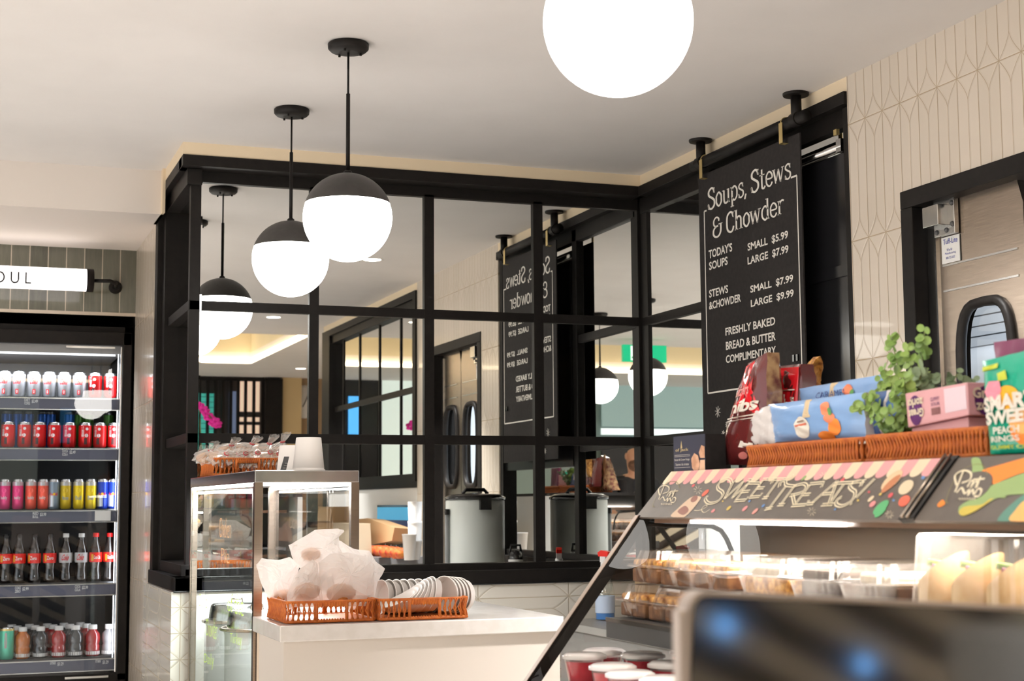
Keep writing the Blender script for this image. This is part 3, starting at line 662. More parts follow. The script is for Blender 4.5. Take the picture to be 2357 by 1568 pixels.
for i, px in enumerate((-14,19,56,90.5,125,159.5,196,229.6,262.8)):
    if i: put_can('red', ony(px,1000,7.78).x, 7.78, SH[1], 'red cola can, %s from the left on the second fridge shelf' % ORD[i-1], 'red cola cans')
for i, (px, k) in enumerate(((-10,'deepblue'),(16,'deepblue'),(42,'deepblue'),(66,'deepblue'),(98,'deepblue'),(116,'deepblue'),(160,'deepblue'),(182,'green'),(204,'green'),(250,'green'))):
    if i: put_can(k, ony(px,960,8.05).x, 8.05, SH[1], 'tall dark %s can behind the red cola cans, %s from the left' % ('blue' if k == 'deepblue' else 'green', ORD[i-1]), 'tall cans behind the red cola', .19, .026)
for i, (px, k, n) in enumerate(((11,'pink','pink'),(41,'pink','pink'),(71,'coral','coral red'),(99,'coral','coral red'),(124,'grey','grey blue'),(151,'gold','dark gold'),(181,'yellow','yellow'),(209,'yellow','yellow'),(236,'blue','blue and silver'),(260,'blue','blue and silver'))):
    put_can(k, ony(px,1140,7.78).x, 7.78, SH[2], 'slim %s drink can, %s from the left on the middle fridge shelf' % (n, ORD[i]), 'slim cans on the middle shelf', .145, .0265, .1)
put_can('mint', ony(15,1490,7.78).x, 7.78, SH[4], 'mint green iced tea can on the bottom fridge shelf', 'mint can', .15, .034, .1)
def make_bottle(kind):
    o = thing('soda_bottle', '', 'bottle', (0,0,0)); liq = mat('cola', (.012,.006,.005), .04, coat=1, spec=.9)
    pr = [(.018,.004),(.026,0),(.0285,.012),(.0285,.03),(.024,.055),(.025,.075),(.0305,.10),(.031,.13),(.029,.15),(.022,.175),(.0145,.195),(.0125,.205),(.0125,.215)]
    b = MB(); b.lathe(pr, liq, seg=24); b.build('body', o)
    b = MB(); b.lathe([(.0145,.214),(.0145,.231),(.013,.233)], {'zero': M_blk2, 'cola': flat('cap_red', (.6,.01,.01), .35), 'diet': M_pw}[kind], seg=18); b.build('cap', o)
    b = MB(); c = mat('label_red', (.7,.015,.01), .35) if kind != 'diet' else mat('label_silver', (.55,.55,.56), .35)
    pr = [(.0292,.093),(.0312,.10),(.0318,.13),(.031,.14)]; b.lathe(pr, c, seg=24, caps=False)
    if kind != 'diet': cylband(b, .032, .10, .132, flat('print_amber', (.75,.35,.03)), -.9, -.55, 4); cyltext(b, 'Zero' if kind == 'zero' else 'Coca-Cola', .0321, .108, .126, .032, M_pw)
    else: cyltext(b, 'Coke', .0321, .103, .133, .034, flat('print_red', (.6,.01,.02)), .01)
    b.build('label', o)
    return o
bots = {}
bl = ((-20,'zero'),(13,'zero'),(44,'zero'),(79,'zero'),(114.5,'zero'),(151,'diet'),(187,'diet'),(220,'cola'),(252,'cola'))
n = 0
for row, y in enumerate((7.79, 7.87)):
    for i, (px, k) in enumerate(bl):
        x = ony(px,1280,y).x
        if row == 0 and i == 0 or (row and i in (1,3,6,8)): continue
        if k not in bots: o = bots[k] = make_bottle(k)
        else: o = copytree(bots[k])
        o.location = (x, y, SH[3]); o.rotation_euler = (0,0,random.uniform(-.4,.3))
        tag(o, '%s cola bottle, %s from the left in the %s row' % ({'zero':'red-labelled dark','diet':'silver-labelled white-capped','cola':'red-capped'}[k], ORD[i-1 if not row else i], 'back' if row else 'front'), 'bottle', 'cola bottles on the fourth shelf')
def make_juice(kind):
    o = thing('juice_bottle', '', 'bottle', (0,0,0)); c = {'amber': (.45,.13,.02), 'dark': (.03,.035,.04), 'red': (.32,.01,.015), 'clear': (.25,.24,.25)}[kind]
    b = MB(); b.lathe([(.028,0),(.034,.006),(.034,.05),(.030,.058),(.034,.066),(.036,.085),(.033,.108),(.02,.122),(.0185,.13)], mat('juice_'+kind, c, .05, coat=1, spec=.8), seg=24); b.build('body', o)
    b = MB(); b.lathe([(.0205,.128),(.0205,.147),(.019,.149)], M_pw, seg=20); b.build('cap', o)
    b = MB(); cylband(b, .034, .008, .024, M_pw); b.build('label', o); return o
js = {}
for row, y in enumerate((7.79, 7.88, 7.97)):
    for i, (px, k) in enumerate(((52,'amber'),(93,'dark'),(135,'red'),(174,'dark'),(213,'red'),(251,'clear'))):
        if row and i == 5: continue
        if k not in js: o = js[k] = make_juice(k)
        else: o = copytree(js[k])
        o.location = (ony(px,1480,7.79).x - .022*row, y, SH[4]); tag(o, 'white-capped %s sports drink bottle, column %s from the mint can, %s row' % (k, ORD[i], ('front','middle','back')[row]), 'bottle', 'sports drinks on the bottom shelf')
# ================================================================== wicker baskets
def basket(name_label, x0, x1, y0, y1, z, h, grp, sp=.0078, slot='y', r=.0024):
    t = thing('wicker_basket', name_label, 'basket', ((x0+x1)/2, (y0+y1)/2, z), grp)
    rc = .018; cx = [(x1-rc, y1-rc), (x0+rc, y1-rc), (x0+rc, y0+rc), (x1-rc, y0+rc)]; path = []
    for i, (a, c) in enumerate(cx):
        for k in range(6):
            an = math.pi/2*(i + k/5); path.append(Vector((a+rc*math.cos(an), c+rc*math.sin(an), 0)))
    L = [0]
    for i in range(len(path)): L.append(L[-1]+(path[(i+1) % len(path)]-path[i]).length)
    def at(s_):
        s_ %= L[-1]
        for i in range(len(path)):
            if s_ <= L[i+1]: f = (s_-L[i])/max(1e-9, L[i+1]-L[i]); return path[i].lerp(path[(i+1) % len(path)], f)
        return path[0]
    cxm, cym = (x0+x1)/2, (y0+y1)/2
    def slotted(p):
        if slot == 'y': return abs(p.x-cxm) < (x1-x0)*.16 and min(abs(p.y-y0), abs(p.y-y1)) < .005
        if slot == 'x': return abs(p.y-cym) < (y1-y0)*.16 and min(abs(p.x-x0), abs(p.x-x1)) < .005
        return False
    N = int(L[-1]/sp); bm_ = MB()
    for k in range(N):
        s_ = k*sp; p = at(s_); q = at(s_+sp*.9*(1 if k % 2 else -1)); out = (p-Vector((cxm, cym, 0))).normalized()
        if slotted(p):
            for za, zb in ((.004, h*.2), (h*.72, h)): bm_.tube([p+Vector((0,0,z+za))+out*.002, p+Vector((0,0,z+zb))+out*.002], r, M_wicker, 5)
            continue
        bm_.tube([p+Vector((0,0,z+.002))+out*.003, q.lerp(p, .4)+Vector((0,0,z+h*.3)), q+Vector((0,0,z+h*.52))-out*.004, q.lerp(p, .5)+Vector((0,0,z+h*.8)), p+Vector((0,0,z+h))+out*.003], r, M_wicker, 5)
    bm_.build('weave', t)
    bm_ = MB(); bm_.tube([p+Vector((0,0,z+h)) for p in path], .0042, M_wicker, 8, True); bm_.build('rim', t)
    bm_ = MB(); bm_.tube([p+Vector((0,0,z+.005)) for p in path], .0045, M_wicker, 8, True); bm_.box(x0+.008, x1-.008, y0+.008, y1-.008, z+.002, z+.006, M_wicker); bm_.build('base', t)
    for sy in ((y0, y1) if slot == 'y' else ()):
        bm_ = MB(); w = (x1-x0)*.17
        for xx in (cxm-w, cxm+w): bm_.tube([(xx, sy, z+.003), (xx, sy, z+h)], .0048, M_wicker, 6)
        bm_.box(cxm-w, cxm+w, sy-.003, sy+.003, z+h*.76, z+h*.97, M_wicker); bm_.build('handle', t)
    return t
# ================================================================== counter and display cabinet
ZT = .915
t = thing('service_counter', 'white stone-topped counter carrying two wicker baskets', 'counter', (1.31, 4.74, 0))
pl_ = [(.883,4.285),(1.737,4.285),(1.737,5.19),(1.222,5.19),(1.222,4.695),(.883,4.695)]
b = MB(); b.prism([(x,y,ZT-.045) for x,y in pl_], (0,0,.045), M_quartz); b.build('worktop', t, bevel=.003)
pi_ = [(.896,4.298),(1.728,4.298),(1.728,5.18),(1.235,5.18),(1.235,4.69),(.896,4.69)]
b = MB(); b.prism([(x,y,0) for x,y in pi_], (0,0,ZT-.045), M_white); b.box(.8955,.899,4.655,4.69,0,ZT-.045,flat('recess_shade',(.62,.50,.38))); b.build('body', t)  # darker strip puts the shade of a recess into the colour
CX0, CX1, CY0, CY1, CZ = .886, 1.216, 4.70, 6.03, 1.358
t = thing('display_cabinet', 'stainless framed glass display cabinet lit inside, left of the counter', 'display case', (1.05, 5.36, 0))
b = MB(); b.box(CX0, CX1, CY0, CY1, CZ-.038, CZ, M_steel2); b.build('top', t, bevel=.003)
for x, y in ((CX0,CY0),(CX1-.026,CY0),(CX0,CY1-.026),(CX1-.026,CY1-.026)):
    b = MB(); b.box(x, x+.026, y, y+.026, .05, CZ-.038, M_steel); b.build('post', t)
for x0, x1, y0, y1 in ((CX0+.03,CX1-.03,CY0+.004,CY0+.022),(CX0+.004,CX0+.022,CY0+.03,CY1-.03),(CX1-.022,CX1-.004,CY0+.03,CY1-.03)):
    b = MB(); b.box(x0, x1, y0, y1, CZ-.048, CZ-.038, M_ledw); b.build('light_strip', t)
b = MB(); b.box(CX0+.002, CX0+.007, CY0+.026, CY1-.026, .06, CZ-.04, M_glass2); G1 = b.build('side_glass', t)
b = MB(); b.box(CX1-.007, CX1-.002, CY0+.026, CY1-.026, ZT-.02, CZ-.04, M_glass); b.build('side_glass', t)
b = MB(); b.box(CX0+.02, CX1-.01, CY1-.02, CY1-.012, .05, .905, M_pw); b.box(CX1-.02, CX1-.012, CY0+.03, CY1-.02, .05, .87, M_pw); b.box(CX0+.01, CX1-.01, CY0+.03, CY1-.02, .05, .07, M_pw); b.box(CX0+.03, CX1-.02, CY0+.03, CY0+.036, .05, .86, M_pw); b.build('liner', t)
b = MB(); b.box(CX0+.012, CX1-.01, CY0+.03, CY1-.03, 1.075, 1.08, glassmat('shelf_glass', (.93,.97,.95), 1)); b.build('glass_shelf', t)
ld = bpy.data.lights.new('cabinet_fill', 'AREA'); ld.shape = 'RECTANGLE'; ld.size = .22; ld.size_y = 1.1; ld.energy = 30; ld.color = (.97,.98,1)  # added lamp that lifts the cabinet interior beyond its LED strips
lo = bpy.data.objects.new('cabinet_fill', ld); SC.collection.objects.link(lo); lo.parent = t; lo.location = (0, 0, CZ-.05)
ld = bpy.data.lights.new('cabinet_fill', 'AREA'); ld.shape = 'RECTANGLE'; ld.size = .2; ld.size_y = 1.1; ld.energy = 9; ld.color = (.97,.98,1)  # second added lamp, brightens the white well below the shelf
lo = bpy.data.objects.new('cabinet_fill', ld); SC.collection.objects.link(lo); lo.parent = t; lo.location = (.02, 0, 1.06)
M_or = mat('orange_chalk_pen', (.85,.48,.25), .6); M_gr = mat('lime_chalk_pen', (.62,.9,.12), .6)
for st, a, c, m_ in (('Chicken',(505,1192),(531,1240),M_or),('Pie',(509,1262),(527,1298),M_or),('Soup',(459,1368),(478,1412),M_gr),('of the',(524,1368),(560,1420),M_gr),('Chowder',(474,1425),(500,1475),M_gr),('Turkey',(530,1458),(556,1498),M_gr),('Daily',(470,1505),(492,1545),M_gr)):
    A = onx(*a, CX0+.001); B_ = onx(c[0], a[1], CX0+.001); C = onx(*c, CX0+.001); D_ = onx(a[0], c[1], CX0+.001)
    b = MB(); S = Surf(A, B_, Vector((C.x, B_.y, C.z)), Vector((A.x, A.y, C.z)), (-1,0,0)); S.text(b, st, 0, 1, 0, 1, m_, .0005, -.02); b.build('pen_lettering', G1)
for i, (y, l) in enumerate(((5.85,'steel soup pot farther back inside the lit cabinet'),(5.45,'steel soup pot nearer the counter inside the lit cabinet'))):
    t = thing('soup_pot', l, 'pot', (1.04, y, .075), 'steel pots in the cabinet')
    b = MB(); b.lathe([(.10,.08),(.108,.085),(.112,.80),(.118,.815)], mat('pot_enamel', (.55,.55,.54), .35), (1.04,y,0), 32); b.build('body', t)
    b = MB(); b.tube([(1.04+.125*math.cos(a), y+.125*math.sin(a), .82) for a in [2*math.pi*k/32 for k in range(32)]], .006, M_steel, 8, True); b.build('rim', t)
    b = MB(); b.lathe([(.105,.822),(.103,.845),(.098,.878),(.09,.884),(.0001,.886)], M_steel2, (1.04,y,0), 32, caps=False); b.tube([(1.02,y,.884),(1.02,y,.9),(1.06,y,.9),(1.06,y,.884)], .004, M_steel); b.build('lid', t)
# baskets on the counter and cabinet
basket('orange wicker basket holding white paper bags on the counter', .912, 1.172, 4.335, 4.62, ZT+.001, .060, 'wicker baskets on the counter and cabinet')
basket('orange wicker basket holding white paper bowls on the counter', 1.182, 1.450, 4.325, 4.61, ZT+.001, .060, 'wicker baskets on the counter and cabinet')
basket('orange wicker basket of wrapped cookies on top of the cabinet', .915, 1.165, 5.66, 5.98, CZ+.001, .064, 'wicker baskets on the counter and cabinet')
def outline_bag(name, label, cat, px, Y, bulge, m, grp, seed=0, noise=.008, X=None, build=True):
    rnd = random.Random(seed); P = [(onx(a, b_, X) if X else ony(a, b_, Y)) for a, b_ in px]; n0 = len(P)
    # subdivide outline
    Q = []
    for i in range(n0):
        a, c = P[i], P[(i+1) % n0]
        for k in range(3): Q.append(a.lerp(c, k/3)+Vector((rnd.uniform(-1,1), 0, rnd.uniform(-1,1)))*(noise*.25 if k else 0))
    n = len(Q); cen = sum(Q, Vector())/n; nrm = Vector((-1,0,0)) if X else Vector((0,-1,0)); vs = []; fs = []
    K = [1, .93, .8, .62, .42, .2]
    for side in (1, -1):
        base = len(vs)
        for k, f in enumerate(K):
            for i, q in enumerate(Q):
                hgt = bulge*(1-f**2.4)**.8
                ph = seed*1.7
                w_ = noise*(.7*math.sin(i*.9+k*1.3+ph)+.4*math.sin(i*2.1-k*2.2+ph)+.9*rnd.uniform(-1,1))*(0 if k == 0 else .35+.65*f)
                jt = Vector((0 if X else rnd.uniform(-1,1), rnd.uniform(-1,1) if X else 0, rnd.uniform(-1,1)))*(noise*1.6*f if k else 0)
                vs.append(cen+(q-cen)*f+jt+nrm*side*(hgt+w_))
        vs.append(cen+nrm*side*bulge)
        for k in range(len(K)-1):
            for i in range(n):
                j = (i+1) % n; a, b_, c, d = base+k*n+i, base+k*n+j, base+(k+1)*n+j, base+(k+1)*n+i
                fs.append((a, b_, c, d) if side > 0 else (d, c, b_, a))
        for i in range(n):
            a, b_ = base+(len(K)-1)*n+i, base+(len(K)-1)*n+(i+1) % n
            fs.append((a, b_, len(vs)-1) if side > 0 else (b_, a, len(vs)-1))
    mb = MB(); mb.add(vs, fs, m, False)
    if not build: return mb, cen
    zmin = min(v.z for v in vs); o = mb.build(name, org=(cen.x, cen.y, zmin)); tag(o, label, cat, grp)
    return o
# wax paper
mw = bpy.data.materials.new('wax_paper'); mw.use_nodes = True; t = NT(mw); t.n.remove(t.b); out = [x for x in t.n if x.type == 'OUTPUT_MATERIAL'][0]
df = t.new('ShaderNodeBsdfDiffuse'); df.inputs[0].default_value = (.92,.88,.85,1); tl_ = t.new('ShaderNodeBsdfTranslucent'); tl_.inputs[0].default_value = (.95,.9,.86,1)
tr = t.new('ShaderNodeBsdfTransparent'); m1 = t.new('ShaderNodeMixShader'); m2 = t.new('ShaderNodeMixShader'); m1.inputs[0].default_value = .3; m2.inputs[0].default_value = .36
t.l.new(df.outputs[0], m1.inputs[1]); t.l.new(tl_.outputs[0], m1.inputs[2]); t.l.new(m1.outputs[0], m2.inputs[1]); t.l.new(tr.outputs[0], m2.inputs[2]); t.l.new(m2.outputs[0], out.inputs[0]); MATS['wax'] = mw
M_bread = noisy('baked_crust', (.60,.27,.08), (.36,.13,.03), 45, .7, bump=.4)
bags = [([(590,1300),(603,1285),(640,1290),(668,1283),(690,1300),(680,1350),(675,1404),(650,1398),(615,1375),(600,1340)],4.56,.028,'white paper bag at the left end of the basket'),
        ([(664,1255),(672,1252),(725,1220),(778,1217),(791,1220),(780,1232),(781,1260),(800,1300),(770,1330),(700,1320),(675,1290)],4.52,.03,'topmost white paper bag lying across the others'),
        ([(780,1244),(815,1264),(850,1268),(862,1290),(886,1309),(878,1325),(868,1345),(858,1402),(800,1404),(770,1350),(765,1290)],4.55,.025,'white paper bag with a pointed corner reaching over the bowls'),
        ([(690,1310),(720,1288),(730,1296),(734,1330),(745,1398),(662,1398),(660,1372),(672,1340)],4.44,.03,'white paper bag in front showing a browned bun inside'),
        ([(733,1296),(760,1275),(800,1272),(840,1280),(862,1300),(862,1350),(862,1396),(744,1396),(736,1345)],4.44,.034,'broad white paper bag in front with a bun at its base')]
for i, (px, Y, bu, l) in enumerate(bags): outline_bag('paper_bag', l, 'paper bag', px, Y, bu, mw, 'white paper bags in the basket', i+1, .0034)
for i, (px, py, Y, r, l) in enumerate(((652,1372,4.556,.024,'browned bun inside the leftmost paper bag'),(716,1276,4.515,.024,'bun inside the topmost paper bag'),(706,1362,4.437,.032,'round bun inside the front left paper bag'),(785,1366,4.437,.036,'round bun inside the broad front bag'))):
    c = ony(px, py, Y); b = MB(); b.sphere(c, r, M_bread, 20, 12, (1.25,.55,.8)); tag(b.build('bread_bun', org=(c.x,c.y,c.z-r*.8)), l, 'bun', 'buns in the paper bags')
# paper bowls
def make_bowl():
    b = MB(); b.lathe([(.0001,0),(.044,0),(.0475,.002),(.0515,.021),(.0535,.022),(.0535,.024),(.051,.0245),(.046,.004),(.040,.003),(.0001,.003)], M_paper, seg=36, caps=False)
    return b.build('paper_bowl')
B0 = make_bowl(); first = True
def bowl(px, py, Y, tilt, yaw, label):
    global first
    c = ony(px, py, Y); o = B0 if first else B0.copy()
    if not first: SC.collection.objects.link(o)
    first = False; o.location = c; o.rotation_euler = (0, 0, 0)
    o.rotation_mode = 'XYZ'; o.matrix_world = Matrix.Translation(c) @ Matrix.Rotation(yaw, 4, 'Z') @ Matrix.Rotation(tilt, 4, 'Y')
    o.location = c; o.rotation_euler = (Matrix.Rotation(yaw, 4, 'Z') @ Matrix.Rotation(tilt, 4, 'Y')).to_euler()
    tag(o, label, 'bowl', 'white paper bowls in the basket')
for i in range(10): bowl(890+i*17, 1374+abs(i-5)*.6, 4.53, -math.pi/2+.12, .25, 'white paper bowl on edge in the back row, %s from the left' % ORD[i])
for i in range(7): bowl(925+i*13, 1396-i*4.2, 4.42, -.45-i*.15, .1, 'white paper bowl in the tipped front fan, %s from the bottom' % ORD[i])
for i in range(5): bowl(1036+i*8, 1366+i*1.2, 4.43, -math.pi/2-.02+i*.02, .5, 'white paper bowl facing left at the right end, %s from the front' % ORD[i])
# bagged cookies, upturned cup, tag on the cabinet
M_cook = noisy('cookie', (.55,.28,.09), (.40,.16,.05), 60, .8, bump=.5)
M_cello = glassmat('cellophane', (.97,.95,.93), 2.0, .15, .16)
_t = NT(M_cello); _mx = [x for x in _t.n if x.type == 'MIX_SHADER'][0]; _out = [x for x in _t.n if x.type == 'OUTPUT_MATERIAL'][0]
_d = _t.new('ShaderNodeBsdfDiffuse'); _d.inputs[0].default_value = (.9,.86,.82,1); _m2 = _t.new('ShaderNodeMixShader'); _m2.inputs[0].default_value = .24
_t.l.new(_mx.outputs[0], _m2.inputs[1]); _t.l.new(_d.outputs[0], _m2.inputs[2]); _t.l.new(_m2.outputs[0], _out.inputs[0])
def make_cookie():
    o = thing('wrapped_cookie', '', 'cookie', (0,0,0))
    b = MB(); b.lathe([(.0001,0),(.033,.001),(.037,.006),(.034,.011),(.02,.014),(.0001,.015)], M_cook, seg=20, caps=False); b.build('cookie', o)
    b = MB(); n = 18; vs = []; fs = []
    rings = [(.040,-.004,0),(.046,.006,0),(.040,.018,0),(.024,.026,.010),(.007,.036,.022),(.014,.052,.032),(.021,.066,.040)]
    for k, (r, z, dx) in enumerate(rings):
        for i in range(n):
            a = 2*math.pi*i/n; rr = r*(1+.16*math.sin(i*3.1+k*1.7)); vs.append((dx+rr*math.cos(a), rr*math.sin(a)*(.75 if k > 3 else 1), z+.003*math.sin(i*2.3+k)))
    for k in range(len(rings)-1):
        for i in range(n): fs.append((k*n+i, k*n+(i+1) % n, (k+1)*n+(i+1) % n, (k+1)*n+i))
    b.add(vs, fs, M_cello, False); b.build('cellophane_bag', o)
    b = MB(); b.tube([(.022+.009*math.cos(a), .009*math.sin(a), .036) for a in [2*math.pi*k/10 for k in range(10)]], .0018, flat('ribbon_red', (.55,.03,.05)), 5, True); b.build('ribbon', o)
    return o
ck = None
spots = [(474,1046,5.74,.6,-.4),(500,1048,5.70,.9,.2),(526,1050,5.70,.8,.5),(552,1048,5.70,1.0,-.2),(578,1050,5.70,.9,.1),(604,1048,5.70,1.0,.3),(628,1050,5.70,1.0,-.1),(650,1047,5.72,.9,.2),(520,1032,5.84,.5,-.5),(562,1030,5.84,.5,.4),(606,1032,5.84,.5,.2),(640,1030,5.84,.3,.1)]
for i, (px, py, Y, tl2, rz) in enumerate(spots):
    o = make_cookie() if ck is None else copytree(ck)
    ck = ck or o; c = ony(px, py+10, Y); c.z = max(c.z, CZ+.03)
    o.location = c; o.rotation_euler = (tl2*.9, .2*math.sin(i), rz)
    tag(o, 'cellophane-wrapped cookie tied with ribbon, %s from the left in the %s row' % ((ORD[i], 'front') if i < 8 else (ORD[i-8], 'back')), 'wrapped cookie', 'wrapped cookies on the cabinet')
c = ony(710, 1078, 4.80)
b = MB(); b.lathe([(.053,0),(.053,.004),(.050,.006),(.050,.010),(.040,.104),(.038,.106),(.0001,.1065)], M_paper, (c.x,4.80,CZ+.0005), 40); tag(b.build('paper_cup', org=(c.x,4.80,CZ)), 'large white paper cup upside down on the cabinet front edge', 'cup')
b = MB(); b.lathe([(.05,0),(.05,.004),(.047,.006),(.039,.085),(.0001,.086)], M_paper, (c.x-.028,4.925,CZ+.0005), 40); tag(b.build('paper_cup', org=(c.x-.028,4.925,CZ)), 'smaller white paper cup hidden behind the upturned large cup', 'cup')
A, B_ = ony(645,1080,4.83), ony(668,1051,4.83)
b = MB(); b.prism([(A.x,4.83,CZ+.001),(A.x+.018,4.83,CZ+.001),(B_.x,4.845,B_.z),(B_.x-.016,4.845,B_.z)], (0,.003,0), M_grey)
for k in range(3): b.tube([(A.x+.008+.004*k,4.829+.003*k,CZ+.01+.008*k),(A.x+.017+.004*k,4.829+.003*k,CZ+.01+.008*k)], .0008, M_chalk, 4)
tag(b.build('price_card', org=(A.x,4.83,CZ)), 'small dark price card leaning in front of the cookie basket', 'price card')
# ================================================================== bakery case
CE = 3.2; CY = 1.0
def sx(z): return 1.477 + (z-1.218)*.77            # slanted front line
BC = thing('bakery_case', 'long slant-glass bakery display case with Sweet Treats header', 'display case', (1.7, 2.1, 0))
b = MB(); b.box(1.569, 2.02, CY, CE, 1.300, 1.319, M_matblk); b.box(1.99, 2.02, CY, CE, .0, 1.3, mat('case_white', (.72,.73,.72), .4)); b.build('top_deck', BC)
b = MB(); b.box(1.02, 2.0, CY, CE, 0, .70, mat('case_base', (.55,.53,.5), .5)); b.box(.95, 2.0, CY, CE, .70, .72, M_steel); b.build('base', BC)
def slant_bar(y0, y1, off, wid, m):
    mb = MB(); z0, z1 = .72, 1.222
    mb.prism([(sx(z0)+off,y0,z0),(sx(z1)+off,y0,z1),(sx(z1)+off+wid,y0,z1),(sx(z0)+off+wid,y0,z0)], (0,y1-y0,0), m); return mb
slant_bar(CE-.018, CE, -.004, .036, M_blk).build('end_post', BC)
slant_bar(CE-.019, CE-.001, -.0055, .0018, mat('edge_highlight', (.30,.22,.17), .4, .4)).build('post_glint', BC)  # pale strip puts the post's highlight into its colour
b = MB(); b.prism([(sx(.72),CY,.72),(sx(1.212),CY,1.212),(sx(1.212)+.005,CY,1.212),(sx(.72)+.005,CY,.72)], (0,CE-CY-.02,0), glassmat('case_glass', (.99,.99,.98), .12, base=.0)); b.build('front_glass', BC)
b = MB(); b.prism([(sx(.72)+.03,CE-.008,.72),(sx(1.20)+.03,CE-.008,1.20),(1.735,CE-.008,1.20),(1.735,CE-.008,.72)], (0,.004,0), M_glass); b.build('end_glass', BC)
b = MB(); yy = CE-.012; b.tube([ony(*p, yy) for p in ((1478,1204),(1530,1209),(1600,1210),(1638,1211),(1660,1222),(1672,1240),(1684,1268),(1692,1330))], .006, M_blk, 8)
b.prism([ony(*p, yy) for p in ((1480,1198),(1632,1204),(1632,1212),(1474,1212))], (0,.006,0), M_blk); b.build('end_trim', BC)
b = MB(); b.box(1.735, 1.745, CY, 3.185, .96, 1.215, mat('case_back_taupe', (.085,.062,.042), .5)); b.box(1.5, 1.935, CY, 3.15, 1.205, 1.222, mat('case_roof_brown', (.25,.15,.1), .25)); b.build('back_panel', BC)
b = MB(); b.box(1.484, 1.500, 2.36, 2.94, 1.206, 1.2125, M_ledw); b.build('light_strip', BC)
for yy in (2.75, 2.2, 1.6):
    ld = bpy.data.lights.new('case_fill', 'AREA'); ld.shape = 'RECTANGLE'; ld.size = .08; ld.size_y = .5; ld.energy = 3.0; ld.color = (1,.88,.74)  # added lamps that brighten the goods beyond the LED strip
    lo = bpy.data.objects.new('case_fill', ld); SC.collection.objects.link(lo); lo.parent = BC; lo.location = (1.53-1.7, yy-2.1, 1.198)
b = MB(); b.box(1.378, 1.93, CY, 3.15, .955, .998, M_grey); b.box(1.376,1.38,CY,3.15,.99,.999,M_steel2); b.build('shelf', BC)
b = MB(); b.box(1.22, 1.73, CY, 3.15, .836, .857, M_grey); b.build('shelf', BC)
M_hdr = noisy('header_board', (.105,.085,.07), (.12,.098,.08), 30, .45)
S1 = Surf((1.569,CE,1.321),(1.569,2.165,1.321),(1.477,2.165,1.218),(1.477,CE,1.218), (-.75,0,.67))
S2 = Surf((1.569,2.125,1.321),(1.569,CY,1.321),(1.477,CY,1.218),(1.477,2.125,1.218), (-.75,0,.67))
def header(S, label):
    mb = MB(); mb.prism([S.pt(0,0,0), S.pt(1,0,0), S.pt(1,1,0), S.pt(0,1,0)], -S.n*.006, M_hdr); return mb.build('header_panel', BC)
H1 = header(S1, ''); H2 = header(S2, '')
H1['label'] = 'dark header panel with a pink scalloped awning and SWEET TREATS lettering'; H2['label'] = 'dark header panel with painted vegetables'
b = MB(); b.prism([S1.pt(1,0,.004), (1.477,2.125,1.222), (1.569,2.125,1.325), S1.pt(1,1,.004)], -S1.n*.012, M_blk2); b.build('divider', BC)
b = MB(); b.tube([(1.470,2.15,1.224),(1.562,2.15,1.327)], .003, M_steel); b.tube([(1.470,2.135,1.224),(1.562,2.135,1.327)], .0025, M_steel); b.build('divider_rail', BC)
def uv_of(S, px, py):
    p = hit(px, py, S.c[3], S.n); U = S.c[2]-S.c[3]; V = S.c[0]-S.c[3]; d = p-S.c[3]
    return (d.dot(U)/U.length_squared, d.dot(V)/V.length_squared)
c_pk, c_cr = flat('awning_pink', (.78,.36,.36)), flat('awning_cream', (.84,.66,.46)); c_chk = flat('chalk_cream', (.88,.76,.54))
b = MB(); N = 30
for k in range(N):
    u0, u1 = k/N, (k+1)/N; r = 1/N/2; vv = .80
    pts = [(u0,1),(u0,vv)] + [(u0+r-r*math.cos(a), vv-.10*math.sin(a)) for a in [math.pi*j/8 for j in range(1,8)]] + [(u1,vv),(u1,1)]
    S1.poly(b, pts, c_cr if k % 2 == 0 else c_pk, .0006)
b.build('scalloped_awning', H1)
def z3(x, y): return (1450+x/4.714, 1040+y/4.714)
def z4(x, y): return (1880+x/4.941, 1040+y/4.941)
def strokes(S, mb, lst, conv, w, m, dbl_=None, off=.0012):
    U = (S.c[2]-S.c[3]).length; V = (S.c[0]-S.c[3]).length
    for k, pts in lst:
        P = [uv_of(S, *conv(*p)) for p in pts]
        P = [(p[0]*U, p[1]*V) for p in P]
        if k == 'c': P = [(q.x, q.y) for q in spline([(a, c_, 0) for a, c_ in P], 5)]
        for o in ((0,) if not dbl_ else (-dbl_/2, dbl_/2)):
            Q = []
            for i, p in enumerate(P):
                d = Vector(P[min(i+1, len(P)-1)])-Vector(P[max(i-1, 0)]); d = d.normalized() if d.length > 0 else Vector((1,0)); Q.append((p[0]-d.y*o, p[1]+d.x*o))
            vs, fs = ribbon(Q, w); mb.add([S.pt(x/U, y/V, off) for x, y in vs], fs, m)
